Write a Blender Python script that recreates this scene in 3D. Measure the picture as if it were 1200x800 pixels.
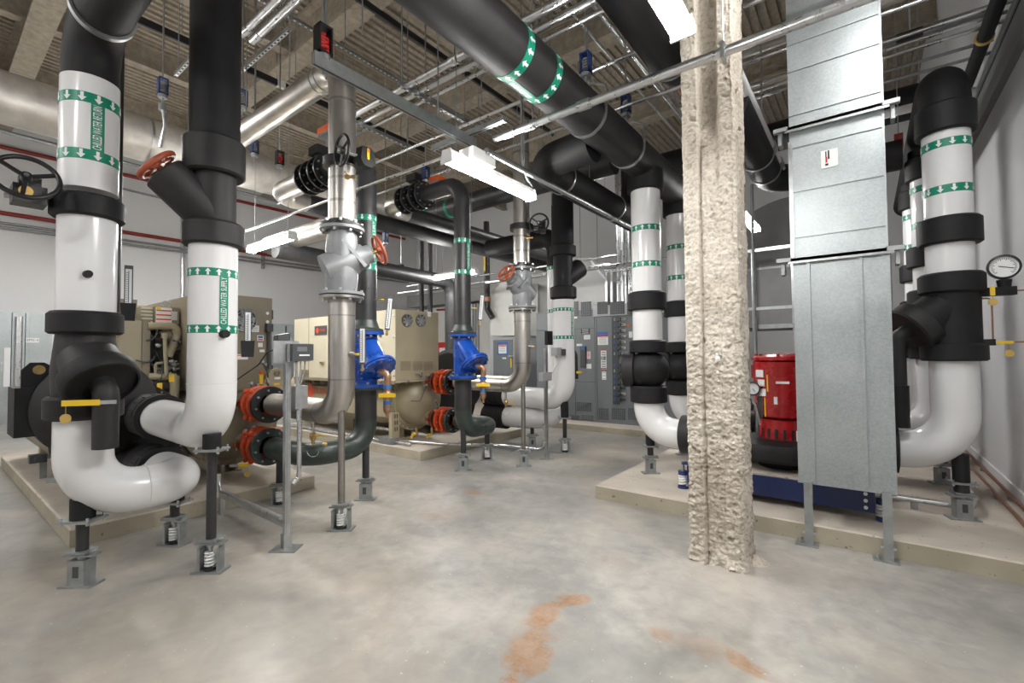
import bpy, bmesh, math, random
from mathutils import Vector, Matrix, noise
random.seed(4)
PI = math.pi
SC = bpy.context.scene
COL = SC.collection
for o in list(bpy.data.objects):
    bpy.data.objects.remove(o)

# ------------------------------------------------------------------ camera
F, HC = 540.0, 1.5
YAW, PIT, ROL = math.radians(37.5), math.radians(1.67), math.radians(-0.48)
def _axes():
    cy, sy = math.cos(YAW), math.sin(YAW)
    fwd = Vector((-sy, cy, 0)); right = Vector((cy, sy, 0)); up = Vector((0, 0, 1))
    f2 = fwd*math.cos(PIT)+up*math.sin(PIT); u2 = up*math.cos(PIT)-fwd*math.sin(PIT)
    r3 = right*math.cos(ROL)+u2*math.sin(ROL); u3 = u2*math.cos(ROL)-right*math.sin(ROL)
    return r3, u3, f2
CR, CU, CF = _axes()
cam_d = bpy.data.cameras.new('camera'); cam_d.sensor_width = 36; cam_d.lens = 36*F/1200
cam_d.clip_start = 0.05; cam_d.clip_end = 100
cam = bpy.data.objects.new('camera', cam_d); COL.objects.link(cam)
cam.matrix_world = Matrix(((CR.x, CU.x, -CF.x, 0), (CR.y, CU.y, -CF.y, 0), (CR.z, CU.z, -CF.z, HC), (0, 0, 0, 1)))
SC.camera = cam

# ------------------------------------------------------------------ world and exposure
world = bpy.data.worlds.new('world'); SC.world = world; world.use_nodes = True
world.node_tree.nodes['Background'].inputs[0].default_value = (0.9, 0.95, 1, 1)
world.node_tree.nodes['Background'].inputs[1].default_value = 0.05
SC.view_settings.view_transform = 'Standard'; SC.view_settings.look = 'None'
SC.view_settings.gamma = 1; SC.view_settings.use_curve_mapping = False
SC.view_settings.exposure = 0.18
LAMP = 110.0         # strength of every LED diffuser
# the lamps themselves (LED strip fixtures) are built with their housings in the fixtures section

# ------------------------------------------------------------------ measuring: a pixel of the photograph onto a real plane
def ray(x, y): return CR*((x-600)/F) - CU*((y-400)/F) + CF
def fl(x, y, z=0.0):
    d = ray(x, y); t = (z-HC)/d.z; return Vector((d.x*t, d.y*t, z))
def onX(x, y, X):
    d = ray(x, y); t = X/d.x; return Vector((X, d.y*t, HC+d.z*t))
def onY(x, y, Y):
    d = ray(x, y); t = Y/d.y; return Vector((d.x*t, Y, HC+d.z*t))
def zr(y, X, Y, r=0.0):
    """height at which row y of the photograph meets the upright (X, Y), on its near side at radius r"""
    L = math.hypot(X, Y); X *= (L-r)/L; Y *= (L-r)/L
    v = Vector((X, Y, 0)); a = v.dot(CF); x = 600+F*v.dot(CR)/a
    d = ray(x, y); t = (X*d.x+Y*d.y)/(d.x*d.x+d.y*d.y); return HC+d.z*t
def px(P):
    v = Vector(P)-Vector((0, 0, HC)); c = v.dot(CF); return 600+F*v.dot(CR)/c, 400-F*v.dot(CU)/c

# ------------------------------------------------------------------ materials
MAT = {}
def nodes(name):
    m = bpy.data.materials.new(name); m.use_nodes = True; MAT[name] = m
    nt = m.node_tree; b = nt.nodes['Principled BSDF']
    return m, nt, b
def sock(b, n, v): b.inputs[n].default_value = v
def mat(name, col, rough=0.5, metal=0.0, var=0.12, scale=6.0, bump=0.0, bscale=60.0, rvar=0.1, detail=4, coat=0.0, col2=None, stretch=None, spec=0.5):
    """paint, rubber, steel ...: base colour mottled by noise, roughness variation and fine relief"""
    m, nt, b = nodes(name); N = nt.nodes; L = nt.links
    tc = N.new('ShaderNodeTexCoord'); no = N.new('ShaderNodeTexNoise'); no.inputs['Scale'].default_value = scale; no.inputs['Detail'].default_value = detail
    src = tc.outputs['Object']
    if stretch:
        mp = N.new('ShaderNodeMapping'); mp.inputs['Scale'].default_value = stretch; L.new(src, mp.inputs[0]); src = mp.outputs[0]
    L.new(src, no.inputs['Vector'])
    cr = N.new('ShaderNodeValToRGB'); L.new(no.outputs['Fac'], cr.inputs[0])
    c2 = col2 or tuple(c*(1-var) for c in col)
    cr.color_ramp.elements[0].position = 0.3; cr.color_ramp.elements[0].color = (*c2, 1)
    cr.color_ramp.elements[1].position = 0.7; cr.color_ramp.elements[1].color = (*col, 1)
    L.new(cr.outputs[0], b.inputs['Base Color'])
    mr = N.new('ShaderNodeMapRange'); mr.inputs['To Min'].default_value = max(0.02, rough-rvar); mr.inputs['To Max'].default_value = min(1, rough+rvar)
    L.new(no.outputs['Fac'], mr.inputs['Value']); L.new(mr.outputs[0], b.inputs['Roughness'])
    sock(b, 'Metallic', metal); sock(b, 'Specular IOR Level', spec)
    if coat: sock(b, 'Coat Weight', coat); sock(b, 'Coat Roughness', 0.08)
    if bump:
        n2 = N.new('ShaderNodeTexNoise'); n2.inputs['Scale'].default_value = bscale; n2.inputs['Detail'].default_value = 5; L.new(tc.outputs['Object'], n2.inputs['Vector'])
        bp = N.new('ShaderNodeBump'); bp.inputs['Strength'].default_value = bump; bp.inputs['Distance'].default_value = 0.01
        L.new(n2.outputs['Fac'], bp.inputs['Height']); L.new(bp.outputs[0], b.inputs['Normal'])
    return m
mat('white_pvc', (0.76, 0.76, 0.765), 0.20, var=0.04, scale=3, rvar=0.05)
mat('black_foam', (0.0155, 0.015, 0.0165), 0.60, spec=0.3, var=0.35, scale=9, bump=0.12, bscale=90)
mat('black_foam_grey', (0.026, 0.025, 0.026), 0.55, spec=0.35, var=0.3, scale=9, bump=0.1, bscale=90)
mat('black_steel', (0.034, 0.034, 0.036), 0.42, var=0.4, scale=14, rvar=0.12, stretch=(1, 1, .4))
mat('green_black_steel', (0.040, 0.055, 0.047), 0.4, var=0.3, scale=10, col2=(0.022, 0.032, 0.027))
mat('black_iron', (0.016, 0.016, 0.017), 0.38, var=0.3, scale=20)
mat('stainless', (0.64, 0.61, 0.57), 0.36, 1.0, var=0.3, scale=5, rvar=0.12, detail=8, stretch=(1, 1, .5), bump=0.03, bscale=40)
mat('stainless_dark', (0.42, 0.40, 0.37), 0.38, 1.0, var=0.3, scale=5, rvar=0.1, detail=6)
mat('foil', (0.62, 0.59, 0.55), 0.45, 0.55, var=0.25, scale=7, rvar=0.1, detail=6, bump=0.15, bscale=14)
mat('zinc', (0.56, 0.58, 0.59), 0.36, 1.0, var=0.2, scale=20, rvar=0.1)
mat('zinc_dull', (0.40, 0.42, 0.42), 0.5, 0.8, var=0.25, scale=14, rvar=0.1)
mat('emt', (0.66, 0.67, 0.68), 0.30, 1.0, var=0.12, scale=20)
mat('cast_grey', (0.30, 0.31, 0.32), 0.42, 0.25, var=0.15, scale=12, bump=0.08, bscale=120)
mat('valve_blue', (0.008, 0.075, 0.42), 0.28, var=0.3, scale=6, coat=0.3)
mat('beige_paint', (0.37, 0.32, 0.215), 0.38, var=0.12, scale=3)
mat('beige_dark', (0.235, 0.198, 0.135), 0.45, var=0.15, scale=3)
mat('beige_light', (0.58, 0.53, 0.40), 0.4, var=0.08, scale=3)
mat('coupling_red', (0.68, 0.075, 0.012), 0.38, var=0.25, scale=10)
mat('coupling_rust', (0.30, 0.060, 0.022), 0.55, var=0.4, scale=14)
mat('wheel_red', (0.40, 0.085, 0.040), 0.45, var=0.2, scale=14)
mat('motor_red', (0.44, 0.010, 0.014), 0.27, var=0.2, scale=5, coat=0.3)
mat('pipe_red', (0.26, 0.022, 0.018), 0.45)
mat('base_blue', (0.010, 0.022, 0.095), 0.36, var=0.25, scale=5)
mat('spring_blue', (0.02, 0.04, 0.14), 0.4)
mat('brass', (0.58, 0.40, 0.16), 0.35, 0.9, var=0.25, scale=30)
mat('bronze', (0.50, 0.29, 0.18), 0.42, 0.8, var=0.25, scale=30)
mat('copper', (0.46, 0.24, 0.16), 0.4, 0.85, var=0.35, scale=8)
mat('yellow', (0.78, 0.52, 0.02), 0.45, var=0.1)
mat('tag_gold', (0.62, 0.42, 0.12), 0.5, 0.3)
mat('orange', (0.80, 0.13, 0.02), 0.5)
mat('label_green', (0.0, 0.23, 0.135), 0.4, var=0.1)
mat('print_white', (0.82, 0.83, 0.83), 0.5, var=0.03)
mat('print_black', (0.015, 0.015, 0.017), 0.5)
mat('print_red', (0.60, 0.02, 0.02), 0.5)
mat('print_blue', (0.03, 0.14, 0.42), 0.5)
mat('logo_orange', (0.78, 0.09, 0.025), 0.45)
mat('device_grey', (0.34, 0.35, 0.36), 0.45)
mat('device_dark', (0.06, 0.065, 0.07), 0.45)
mat('switch_grey', (0.165, 0.18, 0.19), 0.42, var=0.08, scale=2)
mat('switch_light', (0.42, 0.44, 0.46), 0.42, var=0.08, scale=2)
mat('vent_dark', (0.05, 0.055, 0.06), 0.5)
mat('cab_white', (0.62, 0.62, 0.59), 0.4, var=0.04)
mat('wall_grey', (0.74, 0.74, 0.745), 0.6, var=0.03, scale=0.6)
mat('wall_panel', (0.66, 0.66, 0.675), 0.38, var=0.05, scale=0.8)
mat('trim_grey', (0.20, 0.20, 0.205), 0.5)
mat('hood_grey', (0.33, 0.33, 0.32), 0.45, 0.3, var=0.12, scale=2)
mat('housing_white', (0.78, 0.78, 0.77), 0.4, var=0.03)
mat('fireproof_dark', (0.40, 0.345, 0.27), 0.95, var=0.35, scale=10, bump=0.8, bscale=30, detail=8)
mat('glass_white', (0.75, 0.78, 0.78), 0.2)
mat('sleeve', (0.70, 0.72, 0.73), 0.35)

def m_galv():
    m, nt, b = nodes('galvanized'); N = nt.nodes; L = nt.links
    tc = N.new('ShaderNodeTexCoord'); vo = N.new('ShaderNodeTexVoronoi'); vo.inputs['Scale'].default_value = 90
    L.new(tc.outputs['Object'], vo.inputs['Vector'])
    no = N.new('ShaderNodeTexNoise'); no.inputs['Scale'].default_value = 2.5; no.inputs['Detail'].default_value = 5; L.new(tc.outputs['Object'], no.inputs['Vector'])
    sx = N.new('ShaderNodeSeparateColor'); L.new(vo.outputs['Color'], sx.inputs[0])
    mx = N.new('ShaderNodeMath'); mx.operation = 'MULTIPLY_ADD'; mx.inputs[1].default_value = 0.35; L.new(sx.outputs[0], mx.inputs[0]); L.new(no.outputs['Fac'], mx.inputs[2])
    cr = N.new('ShaderNodeValToRGB'); cr.color_ramp.elements[0].position = 0.3; cr.color_ramp.elements[0].color = (0.36, 0.395, 0.405, 1)
    cr.color_ramp.elements[1].position = 0.95; cr.color_ramp.elements[1].color = (0.50, 0.54, 0.55, 1)
    L.new(mx.outputs[0], cr.inputs[0]); L.new(cr.outputs[0], b.inputs['Base Color'])
    mr = N.new('ShaderNodeMapRange'); mr.inputs['To Min'].default_value = 0.30; mr.inputs['To Max'].default_value = 0.48; L.new(mx.outputs[0], mr.inputs['Value'])
    L.new(mr.outputs[0], b.inputs['Roughness']); sock(b, 'Metallic', 0.85)
    n2 = N.new('ShaderNodeTexNoise'); n2.inputs['Scale'].default_value = 3.0; L.new(tc.outputs['Object'], n2.inputs['Vector'])
    bp = N.new('ShaderNodeBump'); bp.inputs['Strength'].default_value = 0.25; bp.inputs['Distance'].default_value = 0.02; L.new(n2.outputs['Fac'], bp.inputs['Height']); L.new(bp.outputs[0], b.inputs['Normal'])
m_galv()

def m_fireproof():
    m, nt, b = nodes('fireproofing'); N = nt.nodes; L = nt.links
    tc = N.new('ShaderNodeTexCoord')
    n1 = N.new('ShaderNodeTexNoise'); n1.inputs['Scale'].default_value = 2.2; n1.inputs['Detail'].default_value = 6; L.new(tc.outputs['Object'], n1.inputs['Vector'])
    n2 = N.new('ShaderNodeTexNoise'); n2.inputs['Scale'].default_value = 45; n2.inputs['Detail'].default_value = 8; L.new(tc.outputs['Object'], n2.inputs['Vector'])
    cr = N.new('ShaderNodeValToRGB'); cr.color_ramp.elements[0].position = 0.32; cr.color_ramp.elements[0].color = (0.45, 0.395, 0.325, 1)
    cr.color_ramp.elements[1].position = 0.62; cr.color_ramp.elements[1].color = (0.61, 0.56, 0.485, 1); L.new(n1.outputs['Fac'], cr.inputs[0])
    c2 = N.new('ShaderNodeValToRGB'); c2.color_ramp.elements[0].position = 0.30; c2.color_ramp.elements[0].color = (0.62, 0.60, 0.56, 1)
    c2.color_ramp.elements[1].position = 0.48; c2.color_ramp.elements[1].color = (1, 1, 1, 1); L.new(n2.outputs['Fac'], c2.inputs[0])
    mx = N.new('ShaderNodeMix'); mx.data_type = 'RGBA'; mx.blend_type = 'MULTIPLY'; mx.inputs['Factor'].default_value = 1
    L.new(cr.outputs[0], mx.inputs['A']); L.new(c2.outputs[0], mx.inputs['B']); L.new(mx.outputs['Result'], b.inputs['Base Color'])
    sock(b, 'Roughness', 0.95)
    bp = N.new('ShaderNodeBump'); bp.inputs['Strength'].default_value = 0.8; bp.inputs['Distance'].default_value = 0.012; L.new(n2.outputs['Fac'], bp.inputs['Height']); L.new(bp.outputs[0], b.inputs['Normal'])
m_fireproof()

def m_floor():
    """power-trowelled concrete: grey clouds, tan patches, pale dust along the walkway, rust stains of their own shape"""
    m, nt, b = nodes('concrete_floor'); N = nt.nodes; L = nt.links
    tc = N.new('ShaderNodeTexCoord')
    def noise_(s, d=6, dist=0.0, rough=0.55):
        n = N.new('ShaderNodeTexNoise'); n.inputs['Scale'].default_value = s; n.inputs['Detail'].default_value = d; n.inputs['Distortion'].default_value = dist; n.inputs['Roughness'].default_value = rough
        L.new(tc.outputs['Object'], n.inputs['Vector']); return n.outputs['Fac']
    def ramp(f, *st):
        r = N.new('ShaderNodeValToRGB'); e = r.color_ramp.elements
        while len(e) < len(st): e.new(0.5)
        for k, (p, c) in enumerate(st): e[k].position = p; e[k].color = (*c, 1)
        L.new(f, r.inputs[0]); return r.outputs[0]
    def mix(a, c, f, mode='MIX'):
        x = N.new('ShaderNodeMix'); x.data_type = 'RGBA'; x.blend_type = mode
        for i, v in (('A', a), ('B', c)):
            if hasattr(v, 'is_linked') or not isinstance(v, tuple): L.new(v, x.inputs[i])
            else: x.inputs[i].default_value = (*v, 1)
        if isinstance(f, float): x.inputs['Factor'].default_value = f
        else: L.new(f, x.inputs['Factor'])
        return x.outputs['Result']
    base = ramp(noise_(0.9, 8, 0.8), (0.30, (0.205, 0.204, 0.196)), (0.5, (0.295, 0.283, 0.262)), (0.70, (0.375, 0.352, 0.315)))
    fine = ramp(noise_(7, 8, 0.4), (0.25, (0.78, 0.79, 0.80)), (0.7, (1.06, 1.05, 1.03)))
    c = mix(base, fine, 1.0, 'MULTIPLY')
    tan = ramp(noise_(0.55, 5, 0.6), (0.48, (0, 0, 0)), (0.68, (1, 1, 1)))
    c = mix(c, (0.50, 0.41, 0.30), mix((0, 0, 0), tan, 0.30))
    speck = ramp(noise_(38, 2), (0.71, (0, 0, 0)), (0.75, (1, 1, 1)))
    c = mix(c, (0.72, 0.70, 0.66), mix((0, 0, 0), speck, 0.5))
    # rust stains: irregular blobs along short strokes at fixed spots of the floor
    nz = noise_(6.5, 6, 0.5); nzb = noise_(22, 5)
    def blob(cx, cy, rx, ry, ang, k=1.0, lo=2.70, hi=2.22):
        mp = N.new('ShaderNodeMapping'); mp.vector_type = 'TEXTURE'; mp.inputs['Location'].default_value = (cx, cy, 0); mp.inputs['Rotation'].default_value = (0, 0, ang); mp.inputs['Scale'].default_value = (rx, ry, 1)
        L.new(tc.outputs['Object'], mp.inputs[0])
        ln = N.new('ShaderNodeVectorMath'); ln.operation = 'LENGTH'; L.new(mp.outputs[0], ln.inputs[0])
        a = N.new('ShaderNodeMath'); a.operation = 'MULTIPLY_ADD'; a.inputs[1].default_value = 2.6; L.new(nz, a.inputs[0]); L.new(ln.outputs['Value'], a.inputs[2])
        a2 = N.new('ShaderNodeMath'); a2.operation = 'MULTIPLY_ADD'; a2.inputs[1].default_value = 0.8; L.new(nzb, a2.inputs[0]); L.new(a.outputs[0], a2.inputs[2])
        r = N.new('ShaderNodeMapRange'); r.inputs['From Min'].default_value = lo; r.inputs['From Max'].default_value = hi; r.inputs['To Max'].default_value = k
        L.new(a2.outputs[0], r.inputs['Value']); return r.outputs[0]
    acc = None
    for (x0, y0), (x1, y1), w, k in RUST:
        p, q = fl(x0, y0), fl(x1, y1); d = q-p
        s = blob((p.x+q.x)/2, (p.y+q.y)/2, d.length/2+w*0.5, w, math.atan2(d.y, d.x), k)
        if acc is None: acc = s
        else:
            mm = N.new('ShaderNodeMath'); mm.operation = 'MAXIMUM'; L.new(acc, mm.inputs[0]); L.new(s, mm.inputs[1]); acc = mm.outputs[0]
    rust = ramp(nzb, (0.3, (0.22, 0.088, 0.022)), (0.7, (0.34, 0.165, 0.052)))
    grit = ramp(noise_(48, 6), (0.36, (0.62, 0.62, 0.62)), (0.56, (1, 1, 1)))
    gm = N.new('ShaderNodeMath'); gm.operation = 'MULTIPLY'; L.new(acc, gm.inputs[0]); L.new(grit, gm.inputs[1])
    c = mix(c, rust, gm.outputs[0])
    # pale grout dust round the support feet
    acc = None
    for x, y, rr in DUST:
        p = fl(x, y); s = blob(p.x, p.y, rr*1.8, rr*1.3, 0.6, 0.42, 3.1, 1.5)
        if acc is None: acc = s
        else:
            mm = N.new('ShaderNodeMath'); mm.operation = 'MAXIMUM'; L.new(acc, mm.inputs[0]); L.new(s, mm.inputs[1]); acc = mm.outputs[0]
    c = mix(c, (0.62, 0.58, 0.53), acc)
    L.new(c, b.inputs['Base Color'])
    mr = N.new('ShaderNodeMapRange'); mr.inputs['To Min'].default_value = 0.30; mr.inputs['To Max'].default_value = 0.48; L.new(noise_(2.2, 6), mr.inputs['Value']); L.new(mr.outputs[0], b.inputs['Roughness'])
    bp = N.new('ShaderNodeBump'); bp.inputs['Strength'].default_value = 0.06; bp.inputs['Distance'].default_value = 0.01; L.new(noise_(30, 6), bp.inputs['Height']); L.new(bp.outputs[0], b.inputs['Normal'])
RUST = [((690, 700), (640, 708), 0.07, 0.9), ((640, 706), (628, 742), 0.09, 0.9), ((632, 735), (600, 790), 0.13, 0.8), ((762, 740), (785, 746), 0.06, 0.55),
        ((845, 762), (905, 795), 0.06, 0.75), ((545, 575), (570, 579), 0.10, 0.5), ((490, 598), (530, 606), 0.16, 0.25), ((700, 655), (740, 662), 0.14, 0.18), ((800, 750), (850, 770), 0.12, 0.3)]
DUST = [(440, 600, 0.35), (480, 580, 0.3), (640, 545, 0.3), (600, 560, 0.3), (860, 690, 0.45), (560, 640, 0.3), (540, 720, 0.25), (340, 650, 0.25), (960, 665, 0.4)]
m_floor()

def m_conc(name, c1, c2, pit):
    m, nt, b = nodes(name); N = nt.nodes; L = nt.links
    tc = N.new('ShaderNodeTexCoord'); no = N.new('ShaderNodeTexNoise'); no.inputs['Scale'].default_value = 3; no.inputs['Detail'].default_value = 8; L.new(tc.outputs['Object'], no.inputs['Vector'])
    cr = N.new('ShaderNodeValToRGB'); cr.color_ramp.elements[0].position = 0.3; cr.color_ramp.elements[0].color = (*c2, 1); cr.color_ramp.elements[1].position = 0.7; cr.color_ramp.elements[1].color = (*c1, 1); L.new(no.outputs['Fac'], cr.inputs[0])
    vo = N.new('ShaderNodeTexNoise'); vo.inputs['Scale'].default_value = 26; vo.inputs['Detail'].default_value = 1; L.new(tc.outputs['Object'], vo.inputs['Vector'])
    pr = N.new('ShaderNodeValToRGB'); pr.color_ramp.elements[0].position = 0.24; pr.color_ramp.elements[0].color = (1-pit, 1-pit, 1-pit, 1); pr.color_ramp.elements[1].position = 0.28; pr.color_ramp.elements[1].color = (1, 1, 1, 1); L.new(vo.outputs['Fac'], pr.inputs[0])
    mx = N.new('ShaderNodeMix'); mx.data_type = 'RGBA'; mx.blend_type = 'MULTIPLY'; mx.inputs['Factor'].default_value = 1; L.new(cr.outputs[0], mx.inputs['A']); L.new(pr.outputs[0], mx.inputs['B'])
    L.new(mx.outputs['Result'], b.inputs['Base Color']); sock(b, 'Roughness', 0.75)
    bp = N.new('ShaderNodeBump'); bp.inputs['Strength'].default_value = 0.2; bp.inputs['Distance'].default_value = 0.008; L.new(vo.outputs['Fac'], bp.inputs['Height']); L.new(bp.outputs[0], b.inputs['Normal'])
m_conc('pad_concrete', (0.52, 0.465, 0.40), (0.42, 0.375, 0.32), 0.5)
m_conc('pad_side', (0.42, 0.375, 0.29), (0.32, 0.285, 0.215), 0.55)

def m_emit(name, col, s):
    m, nt, b = nodes(name); sock(b, 'Base Color', (*col, 1)); sock(b, 'Emission Color', (*col, 1)); sock(b, 'Emission Strength', s)
m_emit('led_diffuser', (1.0, 0.985, 0.955), LAMP)
m_emit('led_blue', (0.1, 0.45, 0.9), 0.6)
m_emit('led_green', (0.1, 0.9, 0.3), 0.6)

# ------------------------------------------------------------------ mesh building
def frame(d, up=None):
    d = Vector(d).normalized(); u = Vector(up) if up else (Vector((0, 0, 1)) if abs(d.z) < 0.95 else Vector((1, 0, 0)))
    x = u.cross(d).normalized(); y = d.cross(x).normalized()
    return x, y, d
class MB:
    def __init__(s): s.v = []; s.f = []; s.sm = []
    def add(s, vs, fs, smooth=False):
        n = len(s.v); s.v += [Vector(v) for v in vs]; s.f += [tuple(i+n for i in f) for f in fs]; s.sm += [smooth]*len(fs); return s
    def bx(s, x0, x1, y0, y1, z0, z1):
        return s.add([(x0,y0,z0),(x1,y0,z0),(x1,y1,z0),(x0,y1,z0),(x0,y0,z1),(x1,y0,z1),(x1,y1,z1),(x0,y1,z1)],
                     [(0,3,2,1),(4,5,6,7),(0,1,5,4),(1,2,6,5),(2,3,7,6),(3,0,4,7)])
    def obox(s, c, ax, ay, az, hx, hy, hz):
        c = Vector(c); ax, ay, az = Vector(ax).normalized()*hx, Vector(ay).normalized()*hy, Vector(az).normalized()*hz
        vs = [c+a*ax+b*ay+d*az for d in (-1, 1) for a, b in ((-1,-1),(1,-1),(1,1),(-1,1))]
        return s.add(vs, [(0,3,2,1),(4,5,6,7),(0,1,5,4),(1,2,6,5),(2,3,7,6),(3,0,4,7)])
    def bar(s, p0, p1, w, h, up=None):
        p0, p1 = Vector(p0), Vector(p1); x, y, d = frame(p1-p0, up)
        return s.obox((p0+p1)/2, x, y, d, w/2, h/2, (p1-p0).length/2)
    def loft(s, rings, closed=True, caps=True, smooth=True):
        n = len(rings[0]); vs = [p for r in rings for p in r]; fs = []
        for k in range(len(rings)-1):
            for i in range(n if closed else n-1):
                j = (i+1) % n; fs.append((k*n+i, k*n+j, (k+1)*n+j, (k+1)*n+i))
        s.add(vs, fs, smooth)
        if caps and closed:
            s.add(rings[0], [tuple(range(n))[::-1]]); s.add(rings[-1], [tuple(range(n))])
        return s
    def lathe(s, base, d, prof, n=28, caps=True, up=None):
        base = Vector(base); x, y, z = frame(d, up)
        rings = [[base+z*h+(x*math.cos(2*PI*i/n)+y*math.sin(2*PI*i/n))*r for i in range(n)] for r, h in prof]
        return s.loft(rings, True, caps)
    def cyl(s, p0, p1, r0, r1=None, n=24, caps=True):
        p0, p1 = Vector(p0), Vector(p1)
        return s.lathe(p0, p1-p0, [(r0, 0), (r0 if r1 is None else r1, (p1-p0).length)], n, caps)
    def ring(s, p0, p1, ri, ro, n=32):
        p0, p1 = Vector(p0), Vector(p1); L = (p1-p0).length
        return s.lathe(p0, p1-p0, [(ri, 0), (ro, 0), (ro, L), (ri, L), (ri, 0)], n, False)
    def tube(s, pts, r, n=12, bend=None, seg=7, caps=True):
        pts = [Vector(p) for p in pts]; path = [pts[0]]
        for k in range(1, len(pts)-1):
            a, b, c = pts[k-1], pts[k], pts[k+1]; u = (a-b).normalized(); w = (c-b).normalized()
            ang = u.angle(w)
            if ang > PI-0.01 or not bend: path.append(b); continue
            t = bend/math.tan(ang/2); t = min(t, (a-b).length*0.999, (c-b).length*0.999); R = t*math.tan(ang/2)
            ctr = b+(u+w).normalized()*(R/math.sin(ang/2)); p0 = b+u*t; v0 = p0-ctr; ax = u.cross(w).normalized()
            tot = PI-ang
            sg = max(2, int(seg*tot/(PI/2)))
            for i in range(sg+1):
                path.append(ctr+Matrix.Rotation(-tot*i/sg, 3, ax) @ v0)
        path.append(pts[-1])
        cl = [path[0]]
        for p in path[1:]:
            if (p-cl[-1]).length > 1e-5: cl.append(p)
        path = cl; rings = []; T0 = (path[1]-path[0]).normalized(); x, y, _ = frame(T0)
        for k, p in enumerate(path):
            if k == 0: T = T0
            elif k == len(path)-1: T = (p-path[k-1]).normalized()
            else: T = ((p-path[k-1]).normalized()+(path[k+1]-p).normalized()).normalized()
            q = T0.rotation_difference(T); x = q @ x; y = q @ y; T0 = T
            rr = r(k/(len(path)-1)) if callable(r) else r
            rings.append([p+(x*math.cos(2*PI*i/n)+y*math.sin(2*PI*i/n))*rr for i in range(n)])
        return s.loft(rings, True, caps)
    def torus(s, c, ax, R, r, n=32, m=10, a0=0, a1=2*PI):
        c = Vector(c); x, y, z = frame(ax); full = abs(a1-a0-2*PI) < 1e-6
        k = n+1; rings = []
        for i in range(k):
            a = a0+(a1-a0)*i/n; d = x*math.cos(a)+y*math.sin(a)
            rings.append([c+d*(R+r*math.cos(2*PI*j/m))+z*(r*math.sin(2*PI*j/m)) for j in range(m)])
        return s.loft(rings, True, not full)
    def prism(s, poly, o, ax, ay, az, depth):
        o, ax, ay, az = Vector(o), Vector(ax), Vector(ay), Vector(az); n = len(poly)
        a = [o+ax*p[0]+ay*p[1] for p in poly]; b = [p+az*depth for p in a]
        return s.add(a+b, [tuple(range(n))[::-1], tuple(range(n, 2*n))]+[(i, (i+1) % n, n+(i+1) % n, n+i) for i in range(n)])
    def sphere(s, c, r, n=20, m=12, sc=(1, 1, 1)):
        c = Vector(c); rings = []
        for k in range(1, m):
            a = PI*k/m; rings.append([c+Vector((math.cos(2*PI*i/n)*math.sin(a)*r*sc[0], math.sin(2*PI*i/n)*math.sin(a)*r*sc[1], -math.cos(a)*r*sc[2])) for i in range(n)])
        return s.loft(rings)
    def bolts(s, c, ax, R, n, r=0.012, h=0.03, a0=0.2):
        c = Vector(c); x, y, z = frame(ax)
        for i in range(n):
            a = a0+2*PI*i/n; p = c+(x*math.cos(a)+y*math.sin(a))*R
            s.cyl(p, p+z*h, r, r, 6)
        return s
    def mesh(s, name, off):
        me = bpy.data.meshes.new(name); me.from_pydata([v-off for v in s.v], [], s.f)
        bm = bmesh.new(); bm.from_mesh(me); bmesh.ops.recalc_face_normals(bm, faces=bm.faces); bm.to_mesh(me); bm.free()
        me.polygons.foreach_set('use_smooth', s.sm); me.set_sharp_from_angle(angle=math.radians(38)); me.update(); return me
    def build(s, name, m, parent=None, label=None, stuff=False, loc=None):
        off = Vector(loc) if loc is not None else (WL[parent.name] if parent else Vector())
        me = s.mesh(name, off); me.materials.append(MAT[m]); o = bpy.data.objects.new(name, me); COL.objects.link(o)
        if parent: o.parent = parent
        elif loc is not None: o.location = loc
        WL[o.name] = off
        if label: o['label'] = label
        if stuff: o['kind'] = 'stuff'
        return o
    def solo(s, name, m, label, cat, group=None, loc=None):
        if loc is None:
            n = len(s.v); z = min(v.z for v in s.v); loc = (sum(v.x for v in s.v)/n, sum(v.y for v in s.v)/n, z)
        o = s.build(name, m, None, label, False, loc); o['category'] = cat
        if group: o['group'] = group
        return o
    def struct(s, name, m, parent=None):
        o = s.build(name, m, parent)
        if not parent: o['kind'] = 'structure'
        return o
WL = {}
def thing(name, label, cat, loc, group=None):
    o = bpy.data.objects.new(name, None); COL.objects.link(o); o.location = loc; o.empty_display_size = 0.1
    o['label'] = label; o['category'] = cat
    if group: o['group'] = group
    WL[o.name] = Vector(loc); return o
V = Vector
X1, Y1, Z1 = V((1, 0, 0)), V((0, 1, 0)), V((0, 0, 1))

# ------------------------------------------------------------------ lettering
_tx = {}
def text_poly(t, size):
    if t not in _tx:
        cu = bpy.data.curves.new('lettering', 'FONT'); cu.body = t; cu.size = 1; cu.align_x = 'CENTER'; cu.align_y = 'CENTER'; cu.resolution_u = 3
        ob = bpy.data.objects.new('lettering', cu); COL.objects.link(ob)
        dg = bpy.context.evaluated_depsgraph_get(); me = ob.evaluated_get(dg).to_mesh()
        _tx[t] = ([(v.co.x, v.co.y) for v in me.vertices], [tuple(p.vertices) for p in me.polygons])
        bpy.data.objects.remove(ob); bpy.data.curves.remove(cu)
    vs, fs = _tx[t]; return [(x*size, y*size) for x, y in vs], fs
def text_flat(mb, t, size, c, ax, ay, sx=1.0):
    vs, fs = text_poly(t, size); c, ax, ay = V(c), V(ax).normalized(), V(ay).normalized()
    return mb.add([c+ax*(x*sx)+ay*y for x, y in vs], fs)
def az_to_cam(X, Y): return math.atan2(-Y, -X)
ARROW = [(-.16, -.5), (.16, -.5), (.16, .02), (.42, .02), (0, .5), (-.42, .02), (-.16, .02)]
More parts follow.
